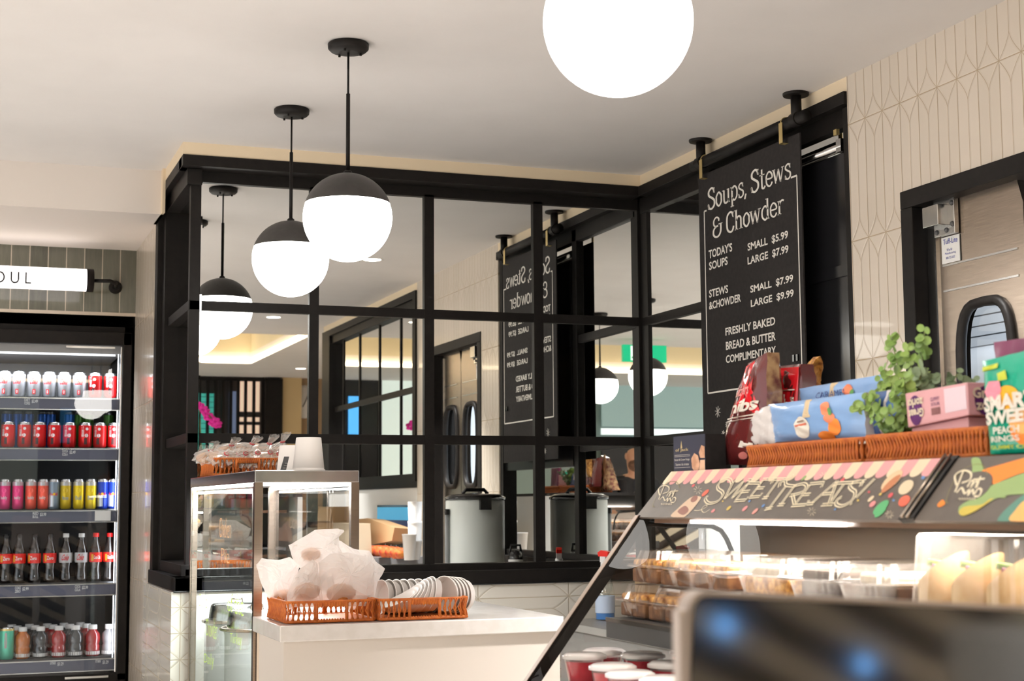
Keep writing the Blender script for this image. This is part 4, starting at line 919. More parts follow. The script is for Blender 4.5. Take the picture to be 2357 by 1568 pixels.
words = [('S', z3, [('c',[(1110,350),(1090,305),(1030,300),(965,355),(960,405),(1005,440),(1010,480),(950,545),(860,562),(822,520),(850,480)])]),
('W', z3, [('l',[(1130,320),(1030,515)]),('l',[(1030,515),(1240,320)]),('l',[(1240,320),(1110,510)]),('l',[(1110,510),(1320,320)]),('l',[(1280,310),(1340,310)])]),
('E', z3, [('l',[(1150,535),(1290,345)]),('l',[(1280,345),(1420,345),(1400,385)]),('l',[(1215,440),(1300,432)]),('l',[(1140,537),(1260,528),(1290,490)])]),
('E', z3, [('l',[(1310,495),(1450,310)]),('l',[(1440,305),(1560,298),(1540,350)]),('l',[(1380,400),(1460,395)]),('l',[(1300,498),(1410,490),(1440,450)])]),
('T', z3, [('l',[(1475,505),(1620,310)]),('c',[(1540,345),(1575,305),(1700,300),(1760,285),(1765,255)]),('l',[(1445,505),(1505,500)])]),
('T', z3, [('l',[(1510,625),(1700,375)]),('c',[(1625,385),(1640,330),(1690,320),(1700,365),(1790,375),(1800,360)]),('l',[(1470,628),(1550,612)])]),
('R', z3, [('l',[(1640,580),(1790,375)]),('c',[(1790,375),(1890,352),(1920,385),(1870,445),(1740,480)]),('l',[(1770,480),(1790,575)]),('l',[(1610,580),(1680,578)])]),
('E', z3, [('l',[(1790,585),(1960,360)]),('l',[(1950,355),(2105,340),(2080,390)]),('l',[(1880,470),(1960,465)]),('l',[(1760,590),(1910,580),(1950,530)])]),
('A', z3, [('l',[(1980,560),(2250,325)]),('l',[(2250,325),(2160,575)]),('l',[(2090,465),(2200,455)]),('l',[(1930,570),(2000,565)]),('l',[(2120,578),(2210,575)])]),
('T', z4, [('l',[(150,600),(320,365)]),('c',[(190,410),(240,365),(400,355),(560,335)]),('l',[(60,610),(190,600)])]),
('S', z4, [('c',[(500,400),(520,350),(450,345),(380,390),(400,430),(440,460),(430,520),(380,580),(290,622),(225,600),(240,550),(290,520)])]),
('bang', z4, [('l',[(450,530),(665,310)]),('l',[(380,600),(410,580)])])]
for nm, cv, ls in words:
    b = MB(); strokes(S1, b, ls, cv, .0030, c_chk, .0056); b.build('letter' if nm != 'bang' else 'exclamation_mark', H1)
def logo(S, H_, cx, cy, k):
    f = lambda x, y: (cx+x*k, cy+y*k)
    b = MB(); strokes(S, b, [('c',[(-30,2),(-34,-22),(-14,-34),(4,-28),(2,-12),(-18,-4)]),('l',[(-14,-32),(-34,18)]),('c',[(-4,6),(4,-8),(10,-8),(4,8),(14,-6),(20,-6),(16,8)]),('l',[(28,-20),(18,8)]),('l',[(10,-12),(38,-14)]),('c',[(-30,20),(-18,8),(-10,22),(0,12),(-2,26),(8,12),(12,24),(22,10),(30,14),(24,28),(12,28)])], f, .0042*k/1.0, c_chk, None, .0016); b.build('script_logo', H_)
    b = MB(); strokes(S, b, [('l',[(-26+6*i,36),(-23+6*i,32),(-21+6*i,38)]) for i in range(7)], f, .0012, c_chk, None, .0016); b.build('small_lettering', H_)
    b = MB(); strokes(S, b, [('c',[(-50,44),(-56,40),(-46,10),(-24,-30),(10,-48),(34,-46),(44,-24)])], f, .0012, flat('olive_line', (.25,.22,.08)), None, .0014); b.build('oval_line', H_)
logo(S1, H1, 1538, 1140, .62)
oo = flat('paint_orange', (.9,.25,.03)); gg = flat('paint_green', (.30,.42,.16)); yy_ = flat('paint_yellow', (.62,.48,.08)); tt = flat('paint_teal', (.10,.25,.19)); pe = flat('paint_peach', (.95,.48,.15))
def z5(x, y): return (2140+x/10.862, 1070+y/10.862)
def blob(S, H_, conv, pts, m, nm, off=.0008, curve=True):
    P = [uv_of(S, *conv(*p)) for p in pts]
    if curve: P = [(q.x, q.y) for q in spline([(a, c_, 0) for a, c_ in P], 4, True)]
    P = [(min(.999, a), min(max(c_, .003), .997)) for a, c_ in P]
    mb = MB(); S.poly(mb, P, m, off); return mb.build(nm, H_)
ident = lambda x, y: (x, y)
blob(S2, H2, z5, [(1060,-150),(1250,-150),(1350,100),(1420,230),(1100,230),(1070,60)], gg, 'painted_stem')
blob(S2, H2, z5, [(1310,160),(1800,0),(2400,-170),(3000,-330),(3000,150),(2380,200),(1900,370),(1600,500),(1560,320)], oo, 'painted_carrot', .0009)
blob(S2, H2, z5, [(3000,200),(2380,220),(1900,390),(1500,560),(1300,800),(1000,900),(760,1050),(740,1230),(880,1290),(1150,1130),(1500,950),(1700,840),(1900,840),(2000,760),(3000,680)], gg, 'painted_leaves', .001)
blob(S2, H2, z5, [(740,1200),(880,1060),(1300,1010),(1500,880),(1600,860),(1350,1050),(1100,1200),(850,1290)], yy_, 'painted_leaf_edge', .0013)
blob(S2, H2, z5, [(1700,1420),(1900,1130),(2400,730),(2600,760),(2200,1150),(2030,1420)], tt, 'painted_leaf', .0009)
blob(S2, H2, z5, [(2030,1420),(2150,1150),(2400,900),(2900,800),(2900,1420)], pe, 'painted_pumpkin', .001)
blob(S2, H2, z5, [(700,480),(900,270),(1250,180),(1480,210),(1580,330),(1560,480),(1420,700),(1150,870),(800,880),(640,800)], M_hdr, 'logo_backing', .0013)
logo(S2, H2, 2232, 1117, .95)
blob(S2, H2, z5, [(330,880),(200,1000),(240,1070),(390,990)], oo, 'painted_bud')
dots = [((690,370),(22,11),'red',z3),((820,450),(52,18),'red2',z3),((700,515),(46,28),'brown',z3),((1010,540),(10,8),'yel',z3),((905,645),(28,13),'pink',z3),((1075,615),(34,13),'yel',z3),((1250,620),(40,15),'pink',z3),((1360,650),(45,14),'pink2',z3),((1450,590),(24,11),'blue',z3),((1300,540),(16,9),'blue',z3),((1890,290),(38,12),'green',z3),((2310,310),(34,14),'red',z3),((2230,630),(14,10),'blue',z3),
 ((620,540),(48,18),'cream',z4),((1215,300),(24,18),'blue',z4),((845,500),(36,20),'red',z4),((640,600),(46,24),'pink',z4),((1020,410),(105,62),'cream',z4),((1000,565),(78,50),'red2',z4),((735,640),(115,45),'green2',z4),((730,690),(90,30),'green2',z4),((860,330),(160,58),'cream2',z4),((850,370),(150,34),'brown2',z4),((475,560),(14,12),'yel',z4),((730,490),(20,12),'yel',z4),((880,560),(14,14),'blue',z4),((600,465),(14,12),'red',z4)]
PC = {'red':(.65,.10,.11),'red2':(.8,.14,.08),'brown':(.28,.12,.09),'yel':(.7,.5,.12),'pink':(.75,.28,.28),'pink2':(.78,.33,.28),'blue':(.12,.25,.5),'green':(.10,.42,.15),'green2':(.10,.40,.16),'cream':(.78,.62,.42),'cream2':(.8,.55,.33),'brown2':(.52,.2,.09)}
for i, (c, rr, k, cv) in enumerate(dots):
    ang = -.75; P = []
    for j in range(16):
        a = 2*math.pi*j/16; x, y = rr[0]*math.cos(a), rr[1]*math.sin(a); P.append(uv_of(S1, *cv(c[0]+x*math.cos(ang)-y*math.sin(ang), c[1]+x*math.sin(ang)+y*math.cos(ang))))
    mb = MB(); S1.poly(mb, P, flat('paint_'+k, PC[k]), .0008+.00003*i); mb.build({'cream':'painted_macaron','green2':'painted_macaron','red2':'painted_cherry','cream2':'painted_cake','brown2':'painted_cake_filling'}.get(k, 'painted_sprinkle'), H1)
blob(S1, H1, z3, [(445,705),(590,715),(765,520),(740,485),(660,500),(520,620)], flat('paint_cannoli', (.72,.52,.36)), 'painted_cannoli', .0007)
blob(S1, H1, z3, [(520,650),(600,590),(640,640),(580,690)], flat('paint_brown', (.35,.18,.08)), 'painted_crumb', .001)
b = MB(); strokes(S1, b, [('c',[(700,640),(760,640),(840,600),(820,585),(780,630),(810,665),(870,630)])], z3, .0016, c_chk); b.build('chalk_swirl', H1)
for cv, c in ((z3,(1975,655)),(z3,(2110,270)),(z4,(830,720)),(z3,(740,420))):
    b = MB(); strokes(S1, b, [('l',[(c[0]+18*math.cos(a), c[1]+18*math.sin(a)),(c[0]+48*math.cos(a), c[1]+48*math.sin(a))]) for a in [math.pi/4*k+.3 for k in range(8)]], cv, .0009, c_chk); b.build('chalk_star', H1)
# ---------------- goods inside
def tub(name, x0, x1, y0, y1, z, h, label, grp, split=.55):
    t = thing(name, label, 'food container', ((x0+x1)/2, (y0+y1)/2, z), grp)
    def wall(mb, za, zb, ins_a, ins_b, amp):
        N = 44; vs = []; cx, cy = (x0+x1)/2, (y0+y1)/2; hx, hy = (x1-x0)/2, (y1-y0)/2
        for zz, ins in ((za, ins_a), (zb, ins_b)):
            for k in range(N):
                a = 2*math.pi*k/N; c, s_ = math.cos(a), math.sin(a); e = .35
                rr = 1-(amp if k % 2 else 0)
                vs.append((cx+(hx-ins)*rr*abs(c)**e*(1 if c > 0 else -1), cy+(hy-ins)*rr*abs(s_)**e*(1 if s_ > 0 else -1), zz))
        mb.add(vs, [(k, (k+1) % N, N+(k+1) % N, N+k) for k in range(N)], M_clam)
        return vs[N:], vs[:N]
    zm = z+h*split
    mb = MB(); top, bot = wall(mb, z+.001, zm, .014, .004, .03); mb.add(bot, [list(range(len(bot)))[::-1]], M_clam); mb.box(x0-.003, x1+.003, y0-.003, y1+.003, zm-.0012, zm+.0012, M_clam) if False else None; mb.build('base', t)
    mb = MB(); top, bot = wall(mb, zm+.001, z+h-.006, .004, .014, .03); top2 = [(p[0]*.97+(x0+x1)/2*.03, p[1]*.97+(y0+y1)/2*.03, z+h) for p in top]
    n = len(top); mb.add(top+top2, [(k, (k+1) % n, n+(k+1) % n, n+k) for k in range(n)]+[list(range(n, 2*n))], M_clam); mb.build('lid', t)
    mb = MB(); mb.tube([(x0,y0,zm),(x1,y0,zm),(x1,y1,zm),(x0,y1,zm)], .003, M_clam, 6, True); mb.build('rim', t)
    return t
M_brn = noisy('brownie', (.10,.04,.018), (.22,.10,.04), 50, .6, bump=.5); M_gold = noisy('caramel_crumb', (.80,.42,.10), (.30,.11,.03), 70, .5, bump=.5); M_glare = noisy('glare_cream', (.85,.78,.68), (.8,.68,.52), 30, .5); M_choc = noisy('chocolate_cake', (.035,.018,.012), (.07,.035,.02), 50, .6)  # cream topping paints the bright glare over the cakes
def square(x, y, z, w, h, m1_, m2_, label, cat, nm, grp):
    t = thing(nm, label, cat, (x, y, z), grp)
    mb = MB(); mb.box(x-w/2, x+w/2, y-w/2, y+w/2, z, z+h*.6, m1_); mb.build('base', t, bevel=.004)
    mb = MB(); mb.box(x-w/2+.001, x+w/2-.001, y-w/2+.001, y+w/2-.001, z+h*.6, z+h, m2_); mb.build('topping', t, bevel=.006)
SZ = .999
tubs = [(3.03,3.155),(2.70,3.02)]
n = 0
for k, (ya, yb) in enumerate(tubs):
    for lv in range(2):
        tub('pastry_tub', 1.402+.030*lv, 1.60+.030*lv, ya+.004, yb-.004, SZ+lv*.0735, .0725, 'clear ridged pastry tub, %s stack from the case end, %s' % (('first','second')[k], ('bottom','top')[lv]), 'clear pastry tubs on the shelf')
        m_ = int(round((yb-ya)/.075))
        for i in range(m_):
            for xx in (1.446, 1.530):
                square(xx+.030*lv, ya+(i+.5)*(yb-ya)/m_, SZ+lv*.0735+.003, (.062), .050, M_brn, M_gold, '%s brownie square, %s stack %s tub, %s row, %s' % ('caramel topped', ('first','second')[k], ('bottom','top')[lv], ORD[i], 'glass side' if xx < 1.5 else 'rear side'), 'brownie', 'brownie', 'brownies in the clear tubs'); n += 1
for k, (ya, yb, mm, l) in enumerate(((2.50,2.685,M_gold,'golden cake in a clear tub, topped with painted glare'),(2.33,2.49,M_choc,'dark chocolate cake in a clear tub, left of the other'),(2.185,2.32,M_choc,'dark chocolate cake in a clear tub, beside the wraps'))):
    for lv in range(2):
        tub('cake_tub', 1.402+.030*lv, 1.63+.030*lv, ya+.004, yb-.004, SZ+lv*.0735, .0725, 'clear cake tub number %s toward the wraps, %s of its stack' % (('one','two','three')[k], ('bottom','top')[lv]), 'clear cake tubs on the shelf')
        square(1.515+.030*lv, (ya+yb)/2, SZ+lv*.0735+.003, min(.16, yb-ya-.02), .052, mm, M_glare if k != 1 else M_choc, l+(', lower' if lv == 0 else ', upper'), 'cake', 'cake', 'cakes in the clear tubs')
M_tort = noisy('tortilla', (.82,.60,.34), (.66,.40,.16), 28, .7, bump=.3)
for k, (ya, yb) in enumerate(((1.875,2.175),(1.56,1.865))):
    tub('wrap_tub', 1.468, 1.71, ya, yb, SZ, .198, ('clear tub of cut wraps nearest the chocolate cakes','clear tub of cut wraps at the right edge of the photo')[k], 'clear tubs of wraps', .35)
    for i in range(3 if k == 0 else 2):
        yc = yb-.052-.088*i; t = thing('cut_wrap', 'half tortilla wrap cut on the slant, %s from the left in the %s tub' % (ORD[i], ('first','second')[k]), 'wrap', (1.53, yc, SZ+.004), 'cut wraps')
        mb = MB(); n_ = 24; R_ = .039; vs = []
        for lev in range(2):
            for j in range(n_):
                a = 2*math.pi*j/n_; vs.append((1.530+R_*math.cos(a)*1.1, yc+R_*math.sin(a), SZ+.005 if lev == 0 else SZ+.140+.9*R_*(-math.sin(a))*.8+.3*R_*math.cos(a)))
        mb.add(vs, [(j, (j+1) % n_, n_+(j+1) % n_, n_+j) for j in range(n_)]+[list(range(n_))[::-1]], M_tort, True); mb.add(vs[n_:], [list(range(n_))], M_tort); mb.build('tortilla', t)
        mb = MB(); top = [Vector(v) for v in vs[n_:]]; cc = sum(top, Vector())/n_
        for (f, m_) in ((.8, noisy('wrap_filling', (.62,.40,.2), (.35,.16,.06), 90, .7)), ): mb.add([cc+(p-cc)*f+Vector((0,0,.002)) for p in top], [list(range(n_))], m_)
        mb.tube([cc+Vector((-.02,.016,.012)), cc+Vector((0,0,.008)), cc+Vector((.02,-.02,.0))], .006, flat('lettuce', (.14,.28,.03)), 6); mb.tube([cc+Vector((-.022,-.0,.006)), cc+Vector((.01,-.018,-.002))], .004, flat('red_cabbage', (.22,.03,.12)), 6); mb.build('filling', t)
# deli cups on the lower deck
M_jel = mat('red_jelly', (.55,.01,.03), .15, coat=1)
k = 0
for (px, py, zt, nm) in ((1345,1510,.0,'a'),(1410,1535,0,'b'),(1480,1508,0,'c'),(1545,1530,0,'d'),(1590,1500,0,'e'),(1390,1500,0,'f'),(1450,1552,0,'g'),(1530,1565,0,'h')):
    c = onz(px, py, .921); t = thing('dessert_cup', 'lidded clear cup of red jelly on the lower deck, %s from the left' % ORD[(0,2,4,6,7,1,3,5)[k]], 'dessert cup', (c.x, c.y, .858), 'red dessert cups'); k += 1
    mb = MB(); mb.lathe([(.032,.860),(.042,.911)], M_jel, (c.x,c.y,0), 24); mb.build('jelly', t)
    mb = MB(); mb.lathe([(.034,.859),(.044,.916),(.047,.917)], M_clam, (c.x,c.y,0), 24, caps=False); mb.build('cup', t)
    mb = MB(); mb.lathe([(.049,.916),(.049,.922),(.04,.927),(.0001,.928)], mat('glare_lid', (.85,.80,.78), .15, alpha=.75), (c.x,c.y,0), 24, caps=False); mb.build('lid', t)  # clear lid made milky, its glare put into the colour
# tall red box on the lower deck
A = onz(1575,1500,.80); b = MB(); b.lathe([(.03,.859),(.042,.935),(.044,.937)], M_jel, (1.62,2.62,0), 24); tag(b.build('jelly_tumbler', org=(1.62,2.62,.859)), 'tall tumbler of bright red jelly under the pastry shelf', 'tumbler')
# ---------------- goods on top of the case
TZ = 1.3195
basket('long orange wicker basket holding blue pouches on the case', 1.60, 1.80, 2.462, 2.905, TZ, .047, 'wicker baskets on the bakery case', .0052, None, .0029)
basket('long orange wicker basket holding the pink boxes on the case', 1.60, 1.80, 2.088, 2.452, TZ, .049, 'wicker baskets on the bakery case', .0052, None, .0029)
c_nav = mat('navy_card', (.025,.027,.05), .4); c_wh = flat('print_cream', (.85,.78,.68)); c_red = mat('foil_red', (.65,.012,.02), .22, coat=.6); c_mar = mat('foil_maroon', (.10,.012,.012), .2, coat=.6)
t = thing('fudge_box', 'small dark navy fudge box at the left end of the case top', 'box', (1.60, 3.12, TZ))
b = MB(); b.box(1.575,1.625,3.04,3.198,TZ,TZ+.082,M_matblk); b.box(1.5745,1.576,3.04,3.198,TZ,TZ+.082,c_nav); b.build('carton', t)
S = Surf((1.574,3.198,TZ+.082),(1.574,3.04,TZ+.082),(1.574,3.04,TZ),(1.574,3.198,TZ),(-1,0,0)); g_ = flat('gilt_ink', (.55,.42,.22)); fu = noisy('fudge_print', (.72,.42,.27), (.5,.26,.15), 60, .6)
b = MB(); S.text(b, 'of Jack', .08, .5, .55, .66, g_, bold=.01); S.poly(b, [(.24,.66),(.27,.88),(.30,.66)], g_); S.text(b, 'Butter & Cream Fudge', .05, .53, .30, .37, c_wh); S.text(b, 'Sucre a la creme', .08, .5, .18, .25, c_wh)
for v in (.43,.47,.12): S.poly(b, [(.04,v),(.54,v),(.54,v+.008),(.04,v+.008)], c_wh)
b.build('lettering', t)
b = MB(); S.poly(b, [(.60,.1),(.58,.35),(.68,.5),(.8,.42),(.84,.2),(.8,.02),(.66,.02)], fu, .001); S.poly(b, [(.82,.5),(.9,.7),(1,.66),(1,.35),(.86,.36)], fu, .001); S.poly(b, [(.82,.02),(.86,.3),(1,.3),(1,.02)], flat('fudge_pale', (.8,.5,.33)), .001); b.build('fudge_picture', t)
def pouch(name, label, cat, px, X, depth, m, grp=None, bulge=.012, wob=.0012, seed=1, back=None):
    TL, TR, BR, BL = [onx(*p, X) for p in px]; S = Surf(TL, TR, BR, BL, (-1,0,0), bulge, wob, seed); B_ = Surf(TR+Vector((depth,0,0)), TL+Vector((depth,0,0)), BL+Vector((depth*1.6,0,0)), BR+Vector((depth*1.6,0,0)), (1,0,0), bulge, wob, seed+3)
    zmin = min(BL.z, BR.z); t = thing(name, label, cat, ((BL.x), (BL.y+BR.y)/2, zmin), grp)
    mb = MB(); S.grid(mb, m, 16, 14); B_.grid(mb, back or m, 16, 14)
    # side walls
    for ua, ub in (((0),(1)), ((1),(0))):
        vs = []; 
        for j in range(15): vs += [S.pt(ua, j/14), B_.pt(ub, j/14)]
        mb.add(vs, [(2*j, 2*j+1, 2*j+3, 2*j+2) for j in range(14)], back or m)
    vs = []
    for i in range(17): vs += [S.pt(i/16, 1), B_.pt(1-i/16, 1)]
    mb.add(vs, [(2*i, 2*i+1, 2*i+3, 2*i+2) for i in range(16)], back or m)
    vs = []
    for i in range(17): vs += [S.pt(i/16, 0), B_.pt(1-i/16, 0)]
    mb.add(vs, [(2*i, 2*i+1, 2*i+3, 2*i+2) for i in range(16)], back or m)
    o = mb.build('pouch', t); return t, S
t, S = pouch('candy_bag', 'tall red licorice bag standing at the left of the baskets', 'candy bag', ((1722,838),(1764,811),(1768,1071),(1645,1071)), 1.64, .03, c_mar, 'licorice bags on the case', .016, .0022, 2, noisy('crinkled_foil', (.42,.26,.13), (.10,.02,.02), 35, .22, coat=.5))
b = MB(); S.poly(b, [(.02,.40),(.97,.40),(.7,.70),(.55,.97),(.05,.97)], c_red, .0012); b.build('red_print', t)
b = MB(); S.text(b, 'nibs', .10, .86, .50, .62, c_wh, .003, .03, .05); S.text(b, 'Twizzlers', .12, .62, .66, .76, flat('print_pale_red', (.75,.3,.28)), .003, .02); S.poly(b, [(.05,.452),(.85,.452),(.85,.465),(.05,.465)], c_wh, .003); S.poly(b, [(.05,.425),(.85,.425),(.85,.435),(.05,.435)], c_wh, .003); b.build('lettering', t)
b = MB(); S.poly(b, [(0,0),(.16,0),(.10,.06),(.02,.07)], c_red, .002); S.ell(b, .62, .09, .08, .035, flat('print_rose', (.5,.14,.12)), .002); S.poly(b, [(.52,.17),(.8,.15),(.8,.20),(.54,.23)], c_wh, .002); b.build('label_marks', t)
t, S = pouch('candy_bag', 'second red licorice bag leaning behind the blue pouches', 'candy bag', ((1764,846),(1846,838),(1842,1040),(1785,1040)), 1.72, .03, c_mar, 'licorice bags on the case', .014, .0028, 5)
b = MB(); S.poly(b, [(.35,.25),(.95,.25),(.98,.97),(.38,.97)], c_red, .0012); S.text(b, 'nibs', .42, .92, .55, .66, c_wh, .003, .03); S.poly(b, [(.4,.70),(.92,.70),(.92,.715),(.4,.715)], c_wh, .003); b.build('red_print', t)
b = MB(); S.poly(b, [(.12,.2),(.42,.2),(.36,.45),(.28,.62),(.2,.45)], M_gold, .004); b.build('bag_picture', t)
outline_bag('snack_bag', 'twisted clear bag of golden snacks behind the second licorice bag', 'snack bag', [(1842,885),(1850,850),(1872,822),(1888,820),(1876,845),(1878,870),(1886,900),(1880,985),(1840,985)], 0, .02, M_gold, None, 9, .003, 1.77)
outline_bag('snack_bag', 'dark brown snack bag squeezed between the two licorice bags', 'snack bag', [(1748,820),(1768,830),(1785,900),(1800,960),(1800,1060),(1750,1060),(1748,930)], 0, .012, noisy('kraft_brown', (.16,.06,.03), (.4,.2,.08), 25, .35), None, 11, .003, 1.69)
c_blu = mat('pale_blue_foil', (.25,.42,.72), .2, coat=.5); c_sil = mat('white_foil', (.75,.70,.68), .3, coat=.3)
def bluebag(px, X, label, full=True, seed=1):
    t, S = pouch('biscuit_pouch', label, 'biscuit bag', px, X, .02, c_blu, 'pale blue biscuit pouches', .012, .0015, seed, c_sil)
    b = MB(); S.ell(b, .40, .32, .085, .27, c_wh, .0015); S.poly(b, [(.42,.55),(.50,.55),(.50,.99),(.43,.99)], flat('label_tan', (.68,.52,.32)), .0013); b.build('cream_seal', t)
    b = MB(); S.stroke(b, [(.34,.36),(.46,.40)], .004, flat('seal_red', (.6,.15,.08)), .003); S.stroke(b, [(.36,.46),(.44,.48)], .003, flat('seal_brown', (.25,.15,.1)), .003); b.build('seal_marks', t)
    b = MB()
    for u, v, r1, r2 in ((.66,.72,.05,.16),(.70,.5,.05,.12),(.74,.28,.06,.2),(.64,.08,.08,.12)): S.ell(b, u, v, r1, r2, oo if v < .5 else flat('flower_coral', (.85,.25,.12)), .0015+v*.0005)
    S.ell(b, .71, .64, .02, .09, flat('leaf_ink', (.1,.3,.08)), .003); b.build('fruit_picture', t); return t, S
bluebag(((1768,932),(1990,903),(1992,1008),(1782,1018)), 1.635, 'pale blue biscuit pouch in front, lying in the left basket')
t, S = bluebag(((1840,895),(2030,862),(2035,960),(1848,965)), 1.70, 'pale blue biscuit pouch behind, lettered along its top edge', seed=4)
b = MB(); S.text(b, 'CARAMEL', .28, .66, .58, .76, flat('ink_navy', (.03,.05,.2)), .004); b.build('lettering', t)
t, S = pouch('biscuit_pouch', 'white silver end of a folded biscuit pouch beside the licorice bag', 'biscuit bag', ((1710,950),(1772,934),(1784,1020),(1722,1030)), 1.632, .02, c_sil, 'pale blue biscuit pouches', .006, .002, 7)
t, S = pouch('biscuit_pouch', 'deep blue pouch with pale stripes under the green leaves', 'biscuit bag', ((1996,905),(2072,895),(2078,1000),(1985,1005)), 1.66, .03, mat('deep_blue_foil', (.05,.12,.32), .2, coat=.5), 'pale blue biscuit pouches', .008, .002, 8)
b = MB(); S.poly(b, [(.02,.0),(.2,.0),(.3,1),(.16,1)], c_wh, .002); S.poly(b, [(.5,0),(.62,0),(.75,1),(.66,1)], c_sil, .002); b.build('pale_stripe', t)
# pink boxes
c_pkb = flat('pink_card', (.72,.38,.40), .4); c_pur = flat('purple_ink', (.08,.01,.10)); c_lt = flat('letter_cream', (.72,.60,.45))
for j, (px, dz, l) in enumerate((((( 2083,906),(2226,880),(2230,956),(2090,985)), 0, 'pink carton with cream lettering tilted in the right basket, uppermost'), (((2098,986),(2228,960),(2230,1000),(2100,1015)), 0, 'second pink carton lying under the tilted one'))):
    TL, TR, BR, BL = [onx(*p, 1.625+.006*j) for p in px]; t = thing('candy_carton', l, 'candy box', (1.65, (TL.y+TR.y)/2, min(BL.z, BR.z)), 'pink cartons')
    b = MB(); b.prism([BL,BR,TR,TL], (.07,0,0), c_pkb); b.build('carton', t, bevel=.002)
    if j == 0:
        S = Surf(TL,TR,BR,BL,(-1,0,0)); b = MB(); S.ell(b,.16,.45,.11,.44,c_pur,.0008); S.text(b,'Great',.30,.04,.50,.24,c_lt,.0016,.04); S.text(b,'zorks',.30,.04,.80,.54,c_lt,.0016,.04); b.build('logo_print', t)
        b = MB(); S.text(b,'GUMMY',.42,.56,.62,.74,c_pur,.001); S.text(b,'SOUR',.42,.56,.48,.58,c_pur,.001); S.poly(b,[(.42,.22),(.56,.22),(.56,.42),(.42,.42)],flat('code_brown',(.2,.08,.08)),.001); S.poly(b,[(.64,.2),(.98,.2),(.98,.92),(.64,.92)],flat('pale_window',(.85,.68,.74),.15),.0008); b.build('small_print', t)
        E1 = TR; S = Surf(TR+Vector((0,-.0006,0)), TR+Vector((.07,-.0006,0)), BR+Vector((.07,-.0006,0)), BR+Vector((0,-.0006,0)), (0,-1,0)); b = MB(); S.ell(b,.6,.45,.42,.48,c_pur,.0008); S.text(b,'Great',.12,.98,.52,.86,c_lt,.0016,.04); S.text(b,'zorks',.2,1.0,.16,.48,c_lt,.0016,.04); b.build('logo_print', t)
c_grn = mat('green_foil', (.0,.32,.20), .3, coat=.3)
t, S = pouch('gummy_bag', 'bright green candy bag at the right end of the case', 'candy bag', ((2262,832),(2420,792),(2420,1040),(2280,1046)), 1.585, .03, c_grn, 'green and purple candy bags', .012, .001, 3)
b = MB()
for st, u0, u1, v0, v1 in (('SMART',.02,.88,.44,.60),('SWEETS',.04,.98,.30,.44)): S.text(b, st, u0, u1, v0, v1, c_wh, .004, .05)
b.build('brand_lettering', t)
b = MB(); S.text(b,'PEACH',.18,.62,.20,.275,c_wh,.003,.03); S.text(b,'RINGS',.10,.60,.12,.18,c_wh,.003,.03); S.text(b,'GUMMY CANDY',.06,.95,.045,.085,flat('lime_ink',(.55,.6,.05)),.003,.02); b.build('small_lettering', t)
b = MB(); S.ell(b,.42,.56,.20,.12,flat('amber_ring',(.9,.45,.02)),.002); S.ell(b,.72,.22,.26,.16,oo,.002); S.ell(b,.66,.30,.2,.12,pe,.0024); b.build('ring_picture', t)
b = MB(); S.poly(b,[(.06,.66),(.14,.76),(.34,.74),(.36,.64),(.30,.55),(.12,.55)],flat('tag_pink',(.85,.28,.36)),.003); b.build('pink_badge', t)
b = MB(); S.poly(b,[(.02,.88),(.30,.88),(.30,.93),(.02,.93)],flat('lime_ink',(.55,.6,.05)),.003); S.poly(b,[(.32,.74),(.46,.74),(.42,.84),(.30,.82)],flat('lime_ink',(.55,.6,.05)),.003); b.build('yellow_badge', t)
t, S = pouch('gummy_bag', 'purple candy bag behind the bright green one', 'candy bag', ((2288,788),(2420,770),(2420,1000),(2300,1000)), 1.66, .02, flat('plum_foil',(.16,.03,.08),.3), 'green and purple candy bags', .008, .001, 5)
# eucalyptus plant
random.seed(11)
PL = thing('potted_greenery', 'bushy pale green eucalyptus sprigs rising between the two baskets', 'plant', (1.70, 2.42, TZ+.006))
mlf = noisy('leaf_green', (.13,.24,.05), (.30,.42,.10), 14, .45); mlf2 = noisy('leaf_dusty', (.16,.24,.13), (.30,.38,.22), 14, .5)
st = MB(); lf = MB(); root = Vector((1.70, 2.42, TZ+.01))
tips = [(2050,775,1.66),(2128,762,1.68),(2090,800,1.64),(1962,930,1.62),(1995,905,1.63),(2010,960,1.61),(2035,850,1.64),(2120,845,1.66),(2150,860,1.70),(2205,860,1.74),(2240,872,1.76),(2060,900,1.62),(2045,950,1.60),(2080,870,1.63),(2110,905,1.66),(2022,880,1.68)]
for i, (px, py, X) in enumerate(tips):
    tp = onx(px, py, X); mid = root.lerp(tp, .5)+Vector((random.uniform(-.01,.01), random.uniform(-.01,.01), .012)); P = spline([root, mid, tp], 7)
    st.tube([Vector(p) for p in P], .0013, flat('stem_green', (.16,.2,.06)), 5)
    L = (tp-root).length; K = max(5, int(L/.009)); mm = mlf2 if i in (7,8,9,10) else mlf
    for k in range(K):
        f = .25+.75*k/(K-1); p = P[min(len(P)-1, int(f*(len(P)-1)))]; r = .0135*(1-.45*f)*random.uniform(.8,1.25)
        for sgn in (-1, 1):
            ax = Vector((random.uniform(-1,1), random.uniform(-1,1), random.uniform(-.2,.8))).normalized(); nrm = Vector((-.8+random.uniform(-.5,.5), random.uniform(-.8,.3), random.uniform(-.4,.9))).normalized()
            e1 = (ax-nrm*ax.dot(nrm)).normalized(); e2 = nrm.cross(e1); c = p+e1*r*1.1*sgn; m_ = 9
            vs = [c]+[c+e1*r*math.cos(a)+e2*r*.9*math.sin(a)+nrm*r*.18 for a in [2*math.pi*q/m_ for q in range(m_)]]
            lf.add(vs, [(0, 1+q, 1+(q+1) % m_) for q in range(m_)], mm, True)
st.build('stems', PL); lf.build('leaves', PL)
